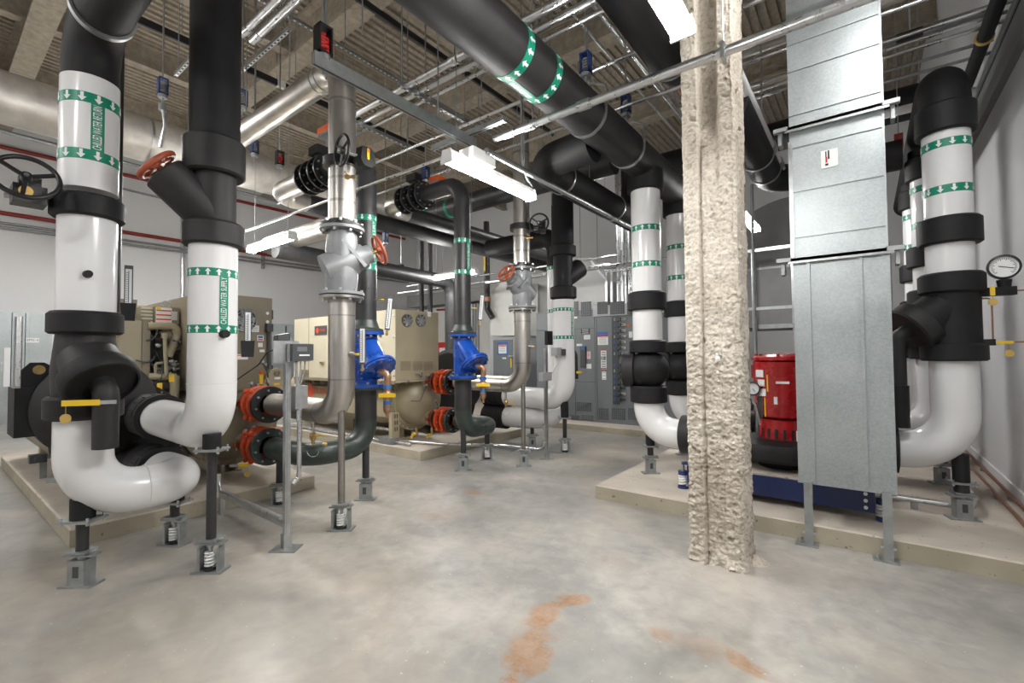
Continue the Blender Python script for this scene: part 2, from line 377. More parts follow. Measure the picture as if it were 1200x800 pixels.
def pipe_label(parent, X, Y, r, z0, z1, bh, words=None, up=True, daz=0.0, band_m='label_green', length=None, ntx=1.0, axis=None):
    """two printed arrow bands round an upright pipe and a lettered strip between them"""
    a0 = az_to_cam(X, Y); z0, z1 = min(z0, z1), max(z0, z1)
    for z in (z0, z1):
        b = MB().ring((X, Y, z-bh/2), (X, Y, z+bh/2), r-0.004, r+0.003, 40).build('label_band', band_m, parent, 'green arrow band')
        ar = MB(); n = max(8, int(2*PI*r/(bh*1.15))); R = r+0.0045
        for i in range(n):
            a = a0+2*PI*(i+.5)/n; sg = 1 if up else -1
            vs = [(X+R*math.cos(a+p[0]*bh*.8/R), Y+R*math.sin(a+p[0]*bh*.8/R), z+sg*p[1]*bh*.86) for p in ARROW]
            ar.add(vs, [(0, 1, 2, 6), (5, 6, 2, 3, 4)])
        ar.build('arrows', 'print_white', b, 'white flow arrows', stuff=True)
    if words:
        w = bh*1.05; ac = a0+daz; R = r+0.003; n = 6
        st = MB(); rings = [[V((X+R*math.cos(ac+(i/n-.5)*w/R), Y+R*math.sin(ac+(i/n-.5)*w/R), z)) for i in range(n+1)] for z in (z0, z1)]
        st.loft(rings, False, False); s_ = st.build('label_strip', band_m, parent, 'green lettered strip')
        vs, fs = text_poly(words, 1.0); L = max(v[0] for v in vs)-min(v[0] for v in vs); k = (z1-z0-bh*1.25)/L; kh = w*0.95
        R2 = r+0.005; zc = (z0+z1)/2
        MB().add([(X+R2*math.cos(ac-y*kh/R2), Y+R2*math.sin(ac-y*kh/R2), zc+x*k) for x, y in vs], fs).build('lettering', 'print_white', s_, 'white lettering '+words)
def collar(parent, X, Y, r, z0, z1, name='insulation_collar', m='black_foam'):
    c = 0.012
    return MB().lathe((X, Y, z0), Z1, [(r-c*1.2, 0), (r, c), (r, z1-z0-c*1.5), (r-c*1.5, z1-z0), (r*0.7, z1-z0)], 40).build(name, m, parent)
# ================================================================== setting
XL, XR, YB, YF, ZC = -16.2, 1.08, 14.0, -3.2, 7.6
MB().bx(XL-.2, XR+.2, YF-.2, YB+.2, -0.2, 0).struct('floor', 'concrete_floor')
MB().bx(XL-.15, XL, YF-.15, YB+.15, 0, ZC+.2).struct('wall_left', 'wall_grey')
MB().bx(XL, XR, YB, YB+.15, 0, ZC+.2).struct('wall_back', 'wall_grey')
MB().bx(XR, XR+.15, YF-.15, YB+.15, 0, ZC+.2).struct('wall_right', 'wall_panel')
MB().bx(XL, XR, YF-.15, YF, 0, ZC+.2).struct('wall_front', 'wall_grey')
MB().bx(XR-.02, XR+.002, 4.8, 9.0, 0.14, 0.24).struct('baseboard_right', 'wall_grey')
# fluted steel deck, ribs along Y, sprayed
mb = MB(); p = 0.16; n = int((XR-XL)/p)+1; prof = []
for k in range(n):
    x = XL+k*p
    prof += [(x, ZC), (x+p*.42, ZC), (x+p*.5, ZC+.05), (x+p*.92, ZC+.05)]
prof.append((XL+n*p, ZC))
ys = [YF-.1, YB+.1]
mb.loft([[V((x, y, z)) for x, z in prof] for y in ys], False, False, False)
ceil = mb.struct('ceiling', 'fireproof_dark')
bz = 6.95
for k, y in enumerate((-1.9, 1.2, 4.25, 7.3, 10.4)):
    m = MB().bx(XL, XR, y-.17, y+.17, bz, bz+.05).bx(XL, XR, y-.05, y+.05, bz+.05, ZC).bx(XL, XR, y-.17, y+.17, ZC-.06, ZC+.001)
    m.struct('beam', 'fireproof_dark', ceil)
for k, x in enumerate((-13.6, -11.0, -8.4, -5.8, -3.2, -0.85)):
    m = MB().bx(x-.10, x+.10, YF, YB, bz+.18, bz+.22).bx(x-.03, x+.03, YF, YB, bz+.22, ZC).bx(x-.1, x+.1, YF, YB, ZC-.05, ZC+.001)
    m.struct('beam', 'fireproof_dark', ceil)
# grey soffit and door at the back left, seen past the pipes
MB().bx(-14.0, -6.9, 11.6, YB, 3.35, 3.8).struct('trim_1', 'hood_grey')
MB().bx(XR-.06, XR-.001, YF, 13.5, 3.95, 4.25).struct('trim_2', 'trim_grey')  # dark strip standing in for a shaded band on the wall cladding
dr = MB().bx(-15.4, -14.3, YB-.06, YB-.005, 0, 2.4).struct('door_1', 'cab_white')
MB().bx(-15.48, -15.4, YB-.09, YB-.004, 0, 2.48).bx(-14.3, -14.22, YB-.09, YB-.004, 0, 2.48).bx(-15.48, -14.22, YB-.09, YB-.004, 2.4, 2.48).struct('door_frame', 'switch_light', dr)
MB().bx(-14.45, -14.36, YB-.12, YB-.06, 1.0, 1.03).struct('door_handle', 'zinc', dr)

# housekeeping pads: trowelled top with arris, cast sides
def pad(x0, x1, y0, y1, h, label, n):
    t = thing('housekeeping_pad', label, 'concrete pad', ((x0+x1)/2, (y0+y1)/2, 0))
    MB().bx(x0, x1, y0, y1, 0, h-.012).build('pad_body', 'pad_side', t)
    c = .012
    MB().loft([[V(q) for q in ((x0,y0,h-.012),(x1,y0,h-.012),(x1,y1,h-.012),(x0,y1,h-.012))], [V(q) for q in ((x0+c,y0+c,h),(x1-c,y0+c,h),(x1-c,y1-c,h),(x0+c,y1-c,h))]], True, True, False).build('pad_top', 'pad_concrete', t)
pad(-9.65, -5.05, .79, 2.84, .145, 'low concrete pad carrying the left tan chiller', 1)
pad(-9.4, -5.07, 4.44, 6.9, .145, 'low concrete pad carrying the middle tan chiller with the big box', 2)
pad(-2.27, XR-.002, 4.37, 9.2, .14, 'long concrete pad on the right under the red motor pumps', 3)
pad(-9.0, -2.45, 8.08, 10.2, .12, 'concrete pad under the dark grey switchgear', 4)

# sprayed column: an I section whose web recess faces the camera, coarsely filled with fireproofing
def column():
    x0, x1, y0, y1 = -1.055, -0.685, 3.47, 3.80
    us = []; NX, NY = 64, 36
    for i in range(NX): us.append((i/NX, 0.0, 0))
    for i in range(NY): us.append((1.0, i/NY, 1))
    for i in range(24): us.append((1-i/24, 1.0, 2))
    for i in range(24): us.append((0.0, 1-i/24, 3))
    zsn = [4.2*i/720 for i in range(720)]+[4.2+(ZC-4.2)*i/100 for i in range(101)]; rings = []
    def ss(a, b, x): t = min(1, max(0, (x-a)/(b-a))); return t*t*(3-2*t)
    for z in zsn:
        ring = []
        hi = ss(2.9, 3.35, z); edge = noise.noise(V((3, 7, z*2.2)))*.02
        for u, w, side in us:
            x = x0+(x1-x0)*u; y = y0+(y1-y0)*w
            dx, dy = {0: (0, -1), 1: (1, 0), 2: (0, 1), 3: (-1, 0)}[side]
            d = 0
            if side == 0:
                uu = u+edge
                rec = ss(.30, .37, uu)*(1-ss(.60, .72, uu)); crease = math.exp(-((uu-.335)/.022)**2)
                d -= rec*(.10*hi+.012*(1-hi)) + crease*.035*(1-hi)
                r2 = math.exp(-((uu-.68)/.03)**2); d -= r2*.010*(1-hi)
                low = 1-ss(.10, .55, z); d -= low*rec*.022*(1+noise.noise(V((u*5, 2, z*7))))
            # rounded arrises
            eu = min(u, 1-u) if side in (0, 2) else min(w, 1-w)
            d -= .022*math.exp(-eu/.05)
            P = V((x, y, z)); big = noise.noise(P*4.0)*.012; med = noise.noise(P*14+V((5, 1, 2)))*.0085
            rough = (.6+.55*(1-ss(.9, 1.9, z)))
            fin = noise.turbulence(P*38, 3, False)*.011; pit = max(0, noise.noise(P*22+V((9, 4, 1)))-.32)*.045
            d += big+med*rough*1.6+fin*rough-pit*(.6+rough)
            foot = (1-ss(0, .10, z))*.014; d += foot*(1+noise.noise(P*9))
            ring.append(V((x+dx*d, y+dy*d, z)))
        rings.append(ring)
    m = MB(); m.loft(rings, True, True, True)
    m.f = m.f  # one continuous sprayed skin
    o = m.build('column', 'fireproofing', None, 'tan column sprayed with rough fireproofing, in front of the red pump', False, (-0.87, 3.63, 0))
    o['category'] = 'column'
    sp = MB().lathe((x1+.02, 3.72, 0), Z1, [(.09, 0), (.07, .012), (.03, .04), (.0, .05)], 14); sp.build('base_spill', 'fireproofing', o)
    bl = MB()
    for X, Z, r in ((.40, 0, 0),): pass
    for x, y, r in ((841, 420, .022), (841, 436, .012), (842, 446, .008), (842, 455, .007), (840, 415, .012)):
        q = onY(x, y, y0-.012); bl.sphere(q, r*.75, 8, 5, (1, .45, 1.3))
    bl.build('white_plaster_dab', 'print_white', o, 'white plaster dabs on the face')
column()

# ================================================================== LED strip fixtures
def fixture(c, along, label, L=1.22, box=None, cables=True):
    c = V(c); d = V(along)
    t = thing('led_strip_light', label, 'light fixture', c)
    s = Z1.cross(d)
    h = MB().prism([(-.050, .028), (-.040, .075), (.040, .075), (.050, .028)], c-d*(L/2-.008), s, Z1, d, L-.016); h.build('housing', 'housing_white', t)
    pr = [(-.052, .027)]+[(.062*math.cos(PI+PI*i/10), .034*math.sin(PI+PI*i/10)) for i in range(11)]+[(.052, .027)]
    MB().prism(pr, c-d*(L/2-.01)-Z1*.001, s, Z1, d, L-.02).build('diffuser', 'led_diffuser', t, 'glowing white diffuser')
    for e in (-1, 1):
        MB().prism([(-.067, -.036), (-.067, .0), (-.047, .078), (.047, .078), (.067, .0), (.067, -.036)], c+d*(e*L/2)-d*(.012 if e > 0 else 0), s, Z1, d, .012).build('end_cap', 'housing_white', t)
    if box:
        b = c+d*box; MB().obox(b+Z1*.125, d, s, Z1, .15, .08, .05).build('driver_box', 'housing_white', t)
    if cables:
        w = MB()
        for e in (-.8, .8): w.cyl(c+d*(e*L/2)+Z1*.07, c+d*(e*L/2)+Z1*(ZC-c.z), .004, .004, 6)
        w.build('hanging_wire', 'zinc_dull', t)
    return t
fixture((-2.70, 3.26, 3.12), (0, 1, 0), 'lit LED strip in the middle, just left of the branching black pipes', box=-.22)
fixture((-0.735, 1.88, 3.22), (0, 1, 0), 'lit LED strip at the top edge, nearest, in front of the tan column')
fixture((-6.5, 3.0, 3.06), (1, 0, 0), 'lit LED strip on the left under the round dark pipe')
fixture((-6.35, 6.42, 3.06), (1, 0, 0), 'faint LED strip farthest back, behind the middle black pipe')
def behind(px_, depth, z):
    d = ray(px_, 200); d.z = 0; d.normalize(); return (d.x*depth, d.y*depth, z), (d.x, d.y, 0)
for px_, dp, z_, lab in ((252, 9.4, 4.3, 'LED strip hung far behind the white supply pipe at left'), (99, 7.2, 4.2, 'LED strip hung behind the nearest left white pipe'), (99, 10.4, 4.5, 'LED strip hung far behind the nearest left white pipe'),
                      (252, 12.6, 4.6, 'LED strip near the left wall, hidden behind the white supply pipe'), (99, 13.6, 4.6, 'LED strip near the left wall, hidden behind the nearest left white pipe'), (398, 13.0, 4.4, 'LED strip near the far left corner, hidden behind the near stainless riser')):
    p_, d_ = behind(px_, dp, z_); fixture(p_, d_ if px_ == 398 else (1, 0, 0), lab)  # extra strips kept out of sight behind pipes, added to brighten the left wall
for x, y, z_, lab in ((-2.72, -1.9, 4.2, 'LED strip behind the camera in line with the middle one'), (-6.4, -2.2, 4.2, 'LED strip behind the camera at far left'), (.42, 2.7, 4.5, 'LED strip high at right between the tall duct and the right wall'),  # the high right strip is an added, unseen lamp brightening the right pipes
                      (-1.3, 7.3, 3.4, 'LED strip over the pump row behind the column'), (-4.4, 8.6, 4.6, 'LED strip over the switchgear aisle'), (-.8, 10.9, 3.9, 'LED strip behind the dark rounded duct')):  # the strip behind the duct is added, out of sight, to light the rear
    fixture((x, y, z_), (0, 1, 0), lab)
# ================================================================== helpers for piping
def flange(parent, p, d, r, th, m, name='flange', nb=8, br=.011, bm_='zinc', ri=0.0, both=False):
    p, d = V(p), V(d).normalized()
    o = MB().lathe(p, d, [(ri, 0), (r, 0), (r, th*.8), (r-.006, th), (ri, th)], 32, False).build(name, m, parent)
    b = MB(); b.bolts(p+d*th, d, r*.80, nb, br, .022); b.bolts(p, -d, r*.80, nb, br, .022)
    b.build('bolts', bm_, o, stuff=True)
    return o
def spring_foot(X, Y, zb, ztop, label, rp=.03, stub=None, boxed=False, pm='black_steel', rot=0.0, sc=1.0):
    """pipe stand on a restrained spring isolator: base plate, side brackets (or a box), coil, top plate, post"""
    t = thing('pipe_stand', label, 'pipe support', (X, Y, zb), 'pipe stands on spring isolators')
    c, s_ = math.cos(rot), math.sin(rot); ax = V((c, s_, 0)); ay = V((-s_, c, 0)); O = V((X, Y, zb))
    k = sc
    MB().obox(O+Z1*.006, ax, ay, Z1, .105*k, .06*k, .006).build('base_plate', 'zinc_dull', t)
    if boxed:
        MB().obox(O+Z1*.092*k, ax, ay, Z1, .055*k, .045*k, .080*k).build('housing', 'zinc_dull', t)
        MB().obox(O+Z1*.10*k-ay*.0465*k, ax, Z1, ay, .018*k, .035*k, .002).build('label_plate', 'device_dark', t)
    else:
        for sg in (-1, 1):
            q = O+ax*(sg*.068*k)
            MB().obox(q+Z1*.09*k, ax, ay, Z1, .010*k, .032*k, .080*k).obox(q+Z1*.09*k+ay*.03*k-ax*sg*.014*k, ax, ay, Z1, .016*k, .004, .080*k).build('bracket', 'zinc_dull', t)
        cs = [V((.034*k*math.cos(a), .034*k*math.sin(a), .03*k+.105*k*a/(2*PI*5)))+O for a in [2*PI*5*i/60 for i in range(61)]]
        MB().tube(cs, .007*k, 6).build('spring', 'print_white', t)
        MB().cyl(O+Z1*.012, O+Z1*.035*k, .045*k, None, 16).build('spring_cup', 'black_iron', t)
    MB().cyl(O+Z1*.13*k, O+Z1*.205*k, .012*k, None, 8).cyl(O+Z1*.170*k, O+Z1*.185*k, .024*k, None, 6).build('adjusting_bolt', 'zinc', t)
    MB().obox(O+Z1*.200*k, ax, ay, Z1, .095*k, .038*k, .007).obox(O+Z1*.222*k, ax, ay, Z1, .065*k, .055*k, .006).obox(O+Z1*.211*k+ax*.06*k, ax, ay, Z1, .03*k, .02*k, .012).build('top_plate', 'zinc_dull', t)
    z0 = zb+.228*k
    if stub:
        zs, rs = stub
        MB().cyl((X, Y, z0), (X, Y, zs), rp, None, 16).build('post', pm, t)
        MB().obox((X, Y, zs+.008), ax, ay, Z1, rs*1.55, rs*1.15, .008).build('saddle_plate', 'zinc_dull', t)
        b = MB()
        for a, q in ((-1, -1), (1, -1), (1, 1), (-1, 1)): b.cyl(V((X, Y, zs-.014))+ax*(a*rs*1.3)+ay*(q*rs*.9), V((X, Y, zs+.034))+ax*(a*rs*1.3)+ay*(q*rs*.9), .009, None, 6)
        b.build('bolts', 'zinc', t, stuff=True)
        MB().cyl((X, Y, zs+.016), (X, Y, ztop), rs, None, 20).build('wrapped_stub', 'black_foam', t)
    else:
        MB().cyl((X, Y, z0), (X, Y, ztop), rp, None, 16).build('post', pm, t)
    return t
def hand_wheel(parent, c, ax, R, m, r=.012, spokes=3, hub=.03, name='hand_wheel', dish=0.0):
    c = V(c); x, y, z = frame(ax)
    mb = MB().torus(c, ax, R, r, 36, 10)
    for k in range(spokes):
        a = 2*PI*k/spokes+.4; d = x*math.cos(a)+y*math.sin(a)
        mb.bar(c+d*hub*.5-z*dish, c+d*R, r*1.5, r*1.0, z)
    mb.cyl(c-z*(.02+dish), c+z*.02, hub, None, 16)
    w = mb.build(name, m, parent)
    MB().cyl(c+z*.018, c+z*.03, hub*.45, None, 8).build('wheel_nut', 'zinc', w)
    return w
def lever_valve(c, d, label, L=.17, m='yellow', tag=True, body=None):
    """small ball valve: body, stem, flat lever with coloured sleeve, hanging number tag"""
    c, d = V(c), V(d).normalized(); t = thing('ball_valve', label, 'valve', c)
    up = Z1; s = up.cross(d).normalized()
    if body: MB().cyl(c-V(body)*.04, c+V(body)*.04, .022, None, 12).sphere(c, .028, 12, 8).build('body', 'brass', t)
    q = c+s*0
    MB().obox(q+d*(-.01), d, up, s, .045, .012, .004).build('lever', 'zinc', t)
    MB().obox(q+d*(L*.5+.03), d, up, s, L*.5, .018, .006).build('lever_sleeve', m, t, 'yellow lever sleeve' if m == 'yellow' else None)
    if tag:
        p = q+d*(L+.01)-up*.018
        MB().cyl(p, p-up*.05, .0025, None, 5).build('chain', 'brass', t)
        MB().cyl(p-up*.078-s*.002, p-up*.078+s*.002, .030, None, 18).build('number_tag', 'tag_gold', t)
    return t
def thermometer(P, face, label, h=.26, base=True, w=.05, tilt=0.0):
    P = V(P); f = V((face[0], face[1], 0)).normalized(); s = Z1.cross(f); t = thing('thermometer', label, 'thermometer', P)
    up = (Z1+s*tilt).normalized(); s = up.cross(f).normalized()
    MB().obox(P+up*(h/2+.05), s, f, up, w/2, .012, h/2).build('case', 'device_dark', t)
    MB().obox(P+up*(h/2+.045)+f*.0125, s, f, up, w*.36, .001, h/2-.022).build('scale_plate', 'glass_white', t)
    tk = MB()
    for i in range(14): tk.obox(P+up*(.085+i*(h-.09)/13)+f*.0138-s*(w*.2), s, f, up, w*.1, .0006, .0022)
    tk.obox(P+up*(h/2+.045)+f*.0138, s, f, up, .0022, .0006, h/2-.035)
    tk.build('scale_marks', 'print_black', t, stuff=True)
    if base: MB().prism([(-w*.75, -.05), (w*.75, -.05), (w*.9, .075), (-w*.9, .075)], P-f*.035, s, up, f, .07).build('insulated_well', 'black_foam', t)
    else: MB().cyl(P, P+up*.06, .011, None, 10).cyl(P-f*.06+up*.005, P+up*.005, .016, None, 10).build('well', 'brass', t)
    return t
def grooved_joint(parent, p, d, r, m='coupling_red'):
    """two-bolt housing clamped round a pipe end"""
    p, d = V(p), V(d).normalized(); x, y, z = frame(d)
    o = MB().lathe(p-d*.035, d, [(r, 0), (r+.022, .003), (r+.030, .018), (r+.030, .052), (r+.022, .067), (r, .07)], 28, False).build('grooved_coupling', m, parent)
    e = MB(); b = MB()
    for sg in (-1, 1):
        q = p+x*(sg*(r+.045)); e.obox(q, x, y, d, .03, .024, .033); b.cyl(q-y*.06, q+y*.06, .010, None, 6)
    e.build('coupling_ear', m, o); b.build('coupling_bolt', 'zinc', o)
    return o
def flex_joint(parent, p, d, r, L=.16, m='coupling_red', fm='black_iron'):
    """rubber bellows between red split flanges, then a bolted companion flange; runs from p along d"""
    p, d = V(p), V(d).normalized(); R = r+.075
    grooved_joint(parent, p+d*.04, d, r, 'coupling_rust')
    MB().lathe(p+d*.075, d, [(r+.004, 0), (r+.020, .03), (r+.028, .11), (r+.012, .22)], 24, False).build('rubber_sleeve', 'black_foam', parent)
    for a0, tk in ((.19, .055), (.315, .06)):
        rf = MB().lathe(p+d*a0, d, [(r, 0), (R-.02, 0), (R+.008, .014), (R+.008, tk-.01), (R-.01, tk), (r, tk)], 28, False).build('split_flange', m, parent)
        b = MB(); b.bolts(p+d*(a0+tk), d, R*.84, 8, .011, .014); b.build('bolts', 'zinc', rf, stuff=True)
        x, y, z = frame(d)
        for k in range(4):
            a = PI/4+k*PI/2; q = p+d*(a0+tk/2)+(x*math.cos(a)+y*math.sin(a))*(R+.010); MB().sphere(q, .030, 10, 6).build('flange_lug', m, rf)
    MB().lathe(p+d*.25, d, [(r+.01, 0), (r+.035, .03), (r+.01, .065)], 24, False).build('rubber_arch', 'black_foam', parent)
    flange(parent, p+d*.43, d, R+.005, .03, fm, nb=8, ri=r)
    MB().lathe(p+d*.375, d, [(r, 0), (R-.03, .01), (R-.03, .05), (r, .055)], 24, False).build('flange_gasket', 'black_foam', parent)
    return p+d*.46
def ring_hanger(parent, c, d, r, m='zinc', w=.03):
    return MB().ring(V(c)-V(d)*w/2, V(c)+V(d)*w/2, r+.001, r+.009, 36).build('clevis_band', m, parent)

TOCAM = lambda X, Y: V((-X, -Y, 0)).normalized()
# ================================================================== left chilled water return (nearest white pipe on the left)
RX, RY, RR = -4.17, .715, .156
z = lambda y: zr(y, RX, RY, RR)
zc = lambda y: zr(y, RX, RY, .22)
t = thing('chilled_water_pipe', 'nearest white jacketed chilled water return pipe at far left, elbow sweeping low over floor', 'pipe', (RX, RY, 0))
rt = t
ztop = z(85); zb0 = .57
MB().cyl((RX, RY, zc(215)), (RX, RY, ztop), RR, None, 40).build('white_jacket', 'white_pvc', t)
ze = ztop+.36
MB().tube([(RX, RY, ztop-.01), (RX, RY, ze), (RX+2.0, RY, ze)], RR-.004, 36, .30, 12).build('black_elbow', 'black_foam', t)
MB().ring((RX+.30, RY, ze-.0), (RX+.34, RY, ze), RR-.003, RR+.016, 40).build('band_clamp', 'zinc', t)
pipe_label(t, RX, RY, RR, z(113), z(180), .068, 'CHILLED WATER RETURN', up=False, daz=.25)
zz = z(241)
collar(t, RX, RY, .195, zc(249), zc(222))
MB().cyl((RX, RY, z(385)), (RX, RY, zc(240)), RR, None, 40).build('white_jacket', 'white_pvc', t)
collar(t, RX, RY, .197, zc(390), zc(363))
# insulated strainer: body, down-turned branch with a capped end, blow-down leg
MB().lathe((RX, RY, zc(480)), Z1, [(RR*.95, 0), (RR+.012, .06), (RR+.018, .25), (RR+.002, .42), (RR*.95, zc(385)-zc(480))], 36).build('strainer_body', 'black_foam_grey', t)
bd = V((.74, .16, -.66)).normalized(); b0 = V((RX, RY, zc(415)))
MB().lathe(b0-bd*.02, bd, [(.10, 0), (.165, .06), (.172, .22), (.172, .235)], 36, False).build('strainer_branch', 'black_foam_grey', t)
MB().lathe(b0+bd*.19, bd, [(.17, 0), (.205, .012), (.21, .03), (.21, .105), (.198, .125), (.186, .128), (.182, .10), (0, .10)], 40, False).build('strainer_cap', 'black_foam', t)
cpt = b0+bd*.28
zlo = cpt+V((.04, .0, 0))
MB().tube([cpt, cpt+V((.07, .01, -.06)), cpt+V((.07, .01, -.42))], .068, 24, .07).build('blowdown_leg', 'black_foam_grey', t)
collar(t, RX, RY, .205, zc(493), zc(465))
# white lower run: down, along +Y, back to the chiller
YS = 1.315
MB().tube([(RX, RY, zc(485)), (RX, RY, zb0), (RX, YS, zb0-.01), (-4.80, YS, zb0-.02)], RR, 40, .29, 12).build('white_elbow', 'white_pvc', t)
sm = MB(); sm.ring((RX, RY+.33, zb0), (RX, RY+.335, zb0), RR-.002, RR+.002, 40); sm.build('jacket_seam', 'cab_white', t)
for px_, py_ in ((102, 321),):
    a = TOCAM(RX, RY); q = V((RX, RY, z(321)))+a*(RR-.01); a2 = (a+Y1*.15).normalized()
    MB().cyl(q, q+a2*.05, .026, .022, 16).build('test_plug', 'black_foam', t)
# gear operated butterfly valve beside the upper collar
t = thing('gear_operator', 'black handwheel and gearbox on the collar of the nearest left white pipe', 'valve operator', (RX-.05, RY-.22, zc(235)))
g = V((RX, RY-.285, zc(232)))
MB().cyl((RX, RY-.17, g.z), (RX, RY-.34, g.z), .030, None, 14).cyl((RX, RY-.24, g.z), (RX, RY-.26, g.z), .055, None, 14).build('stem', 'black_iron', t)
MB().obox(g+V((.02, 0, -.01)), X1, Y1, Z1, .075, .075, .055).cyl(g+V((.02, 0, .04)), g+V((.02, 0, .065)), .05, None, 16).obox(g+V((.05, 0, .05)), X1, Y1, Z1, .03, .05, .05).build('gearbox', 'black_iron', t)
MB().cyl(g+V((-.06, -.07, -.01)), g+V((-.06, -.10, -.01)), .016, None, 6).cyl(g+V((.06, -.07, -.01)), g+V((.06, -.10, -.01)), .016, None, 6).build('cover_bolt', 'zinc', t)
wc = g+V((.20, -.03, .06)); MB().cyl(g+V((.05, -.02, .05)), wc, .013, None, 10).build('wheel_shaft', 'zinc', t)
hand_wheel(t, wc, (.86, -.05, .36), .145, 'black_iron', .014, 3, .026)
MB().cyl(g+V((.10, -.02, .0)), g+V((.103, -.02, .0)), .033, None, 18).build('number_tag', 'tag_gold', t)
p = fl(107, 487, cpt.z-.17)
lv = V(cpt)+V((.07, .01, -.12)); q = lv+TOCAM(lv.x, lv.y)*.072
lever_valve(q, V((-.61, -.79, 0)), 'yellow lever ball valve on the black blowdown leg of the nearest left pipe', .20)
thermometer((RX-.06, RY+.235, z(362)), (1, -.25), 'long thermometer on back side of the nearest left white pipe', .30)
spring_foot(RX, RY, 0, zb0+.0, 'pipe stand at far left, nearest, with closed box isolator and wide black stub', .035, (zr(609, RX, RY), .068), True, rot=.65)
spring_foot(-4.45, YS, 0, zb0-.14, 'pipe stand under the second bend of the low white elbow, by the pad edge', .033, (zr(588, -4.45, YS), .065), rot=.5)

# ================================================================== left chilled water supply with triple duty valve
SX, SY, SR = -3.715, 1.315, .153
z = lambda y: zr(y, SX, SY, SR); zc = lambda y: zr(y, SX, SY, .20)
t = thing('chilled_water_pipe', 'white chilled water supply pipe with black upper half, right of the nearest left pipe', 'pipe', (SX, SY, 0))
zs = .98
MB().tube([(SX, SY, zc(283)), (SX, SY, zs), (-4.86, SY, zs+.01)], SR, 40, .28, 12).build('white_jacket', 'white_pvc', t)
MB().ring((SX, SY, z(450)), (SX, SY, z(450)+.004), SR-.002, SR+.0015, 40).build('jacket_seam', 'cab_white', t)
pipe_label(t, SX, SY, SR, z(385), z(318), .055, 'CHILLED WATER SUPPLY', up=True, daz=.42)
collar(t, SX, SY, .192, zc(283), zc(254), m='black_foam_grey')
MB().cyl((SX, SY, zc(270)), (SX, SY, zc(170)), .138, None, 36).build('valve_body', 'black_foam_grey', t)
vd = V((-.16, -.66, .66)).normalized(); v0 = V((SX, SY, zc(250)))
MB().lathe(v0, vd, [(.135, -.02), (.142, .12), (.142, .395), (.132, .405), (.06, .405)], 36).build('valve_branch', 'black_foam_grey', t)
MB().cyl(v0+vd*.40, v0+vd*.46, .022, None, 12).build('valve_stem', 'wheel_red', t)
hand_wheel(t, v0+vd*.465, vd, .125, 'wheel_red', .020, 4, .05)
collar(t, SX, SY, .196, zc(196), zc(152), m='black_foam_grey')
MB().cyl((SX, SY, zc(175)), (SX, SY, 6.2), SR+.008, None, 36).build('black_jacket', 'black_foam', t)
a = TOCAM(SX, SY); a2 = (a+V((.3, .42, 0))).normalized(); q = V((SX, SY, z(391)))+a2*(SR-.01)
MB().cyl(q, q+a2*.055, .030, .026, 16).build('test_plug', 'black_foam', t)
thermometer((SX-.06, SY+.26, z(410)), (1, -.3), 'long thermometer at right edge of the white supply pipe', .27)
spring_foot(SX+.02, SY-.005, 0, zs-.02, 'tall pipe stand under the white supply pipe bend, nearest of the open spring ones', .032, (zr(527, SX, SY), .058), rot=.65)
# black segmented couplings between the white runs and the chiller nozzles
for zz, lab, x1 in ((zs+.01, 'upper slotted black coupling cover between chiller and white supply elbow', -4.80), (zb0-.02, 'lower slotted black coupling cover between chiller and low white return elbow', -4.74)):
    t = thing('coupling_cover', lab, 'insulation', (x1-.2, SY, zz))
    MB().lathe((x1-.42, SY, zz), X1, [(.15, 0), (.186, .01), (.19, .40), (.175, .42), (.155, .42)], 40, False).build('cover_shell', 'black_foam_grey', t)
    MB().ring((x1-.03, SY, zz), (x1+.02, SY, zz), .156, .196, 40).build('end_ring', 'black_foam', t)
    for k in range(5):
        a = .2+k*.34; d = V((0, -math.sin(a)*.7-.2, math.cos(a))).normalized(); d = V((0, -math.cos(a), math.sin(a)))
        MB().obox(V((x1-.13, SY, zz))+d*.186, X1, d, X1.cross(d), .065, .009, .026).build('slot', 'print_black', t)
# ================================================================== condenser risers (bare stainless and black steel)
def triple_valve(X, Y, z0, z1, bdir, label, r=.115, wheel_ax=None):
    """grey cast valve: straight body with flanges, bellied cross rib, slanted bonnet and red handwheel"""
    t = thing('triple_duty_valve', label, 'valve', (X, Y, z0)); d = V(bdir).normalized(); h = z1-z0; m = (z0+z1)/2
    MB().lathe((X, Y, z0), Z1, [(r, 0), (r*1.12, h*.10), (r*1.2, h*.3), (r*1.12, h*.5), (r*1.2, h*.66), (r*1.12, h*.86), (r, h)], 32).build('body', 'cast_grey', t)
    p0 = V((X, Y, m-h*.03))-d*.06
    MB().lathe(p0, d, [(r*1.15, -.10), (r*1.22, .02), (r*1.18, .16), (r*1.0, .19), (r*.95, .27), (r*.74, .275), (r*.72, .33), (r*.2, .335)], 32).build('bonnet', 'cast_grey', t)
    s = Z1.cross(d).normalized(); u = d.cross(s)
    MB().bar(V((X, Y, m+h*.30))+s*0-d*.02, V((X, Y, m-h*.22))+d*.20, .03, r*2.35, s).build('web_rib', 'cast_grey', t)
    MB().cyl(p0+d*.33, p0+d*.41, .018, None, 10).build('stem', 'brass', t)
    hand_wheel(t, p0+d*.42, d, .125, 'wheel_red', .015, 4, .035)
    for zz, sg in ((z0, 1), (z1, -1)):
        f = MB().lathe((X, Y, zz), Z1*sg, [(r, 0), (r+.075, 0), (r+.075, .026), (r+.02, .03)], 32, False).build('flange', 'cast_grey', t)
        b = MB(); b.bolts((X, Y, zz+sg*.03), Z1*sg, r+.05, 8, .013, .02, .15); b.bolts((X, Y, zz-sg*.03), -Z1*sg, r+.05, 8, .013, .022, .15); b.build('bolts', 'zinc', f, stuff=True)
    return t
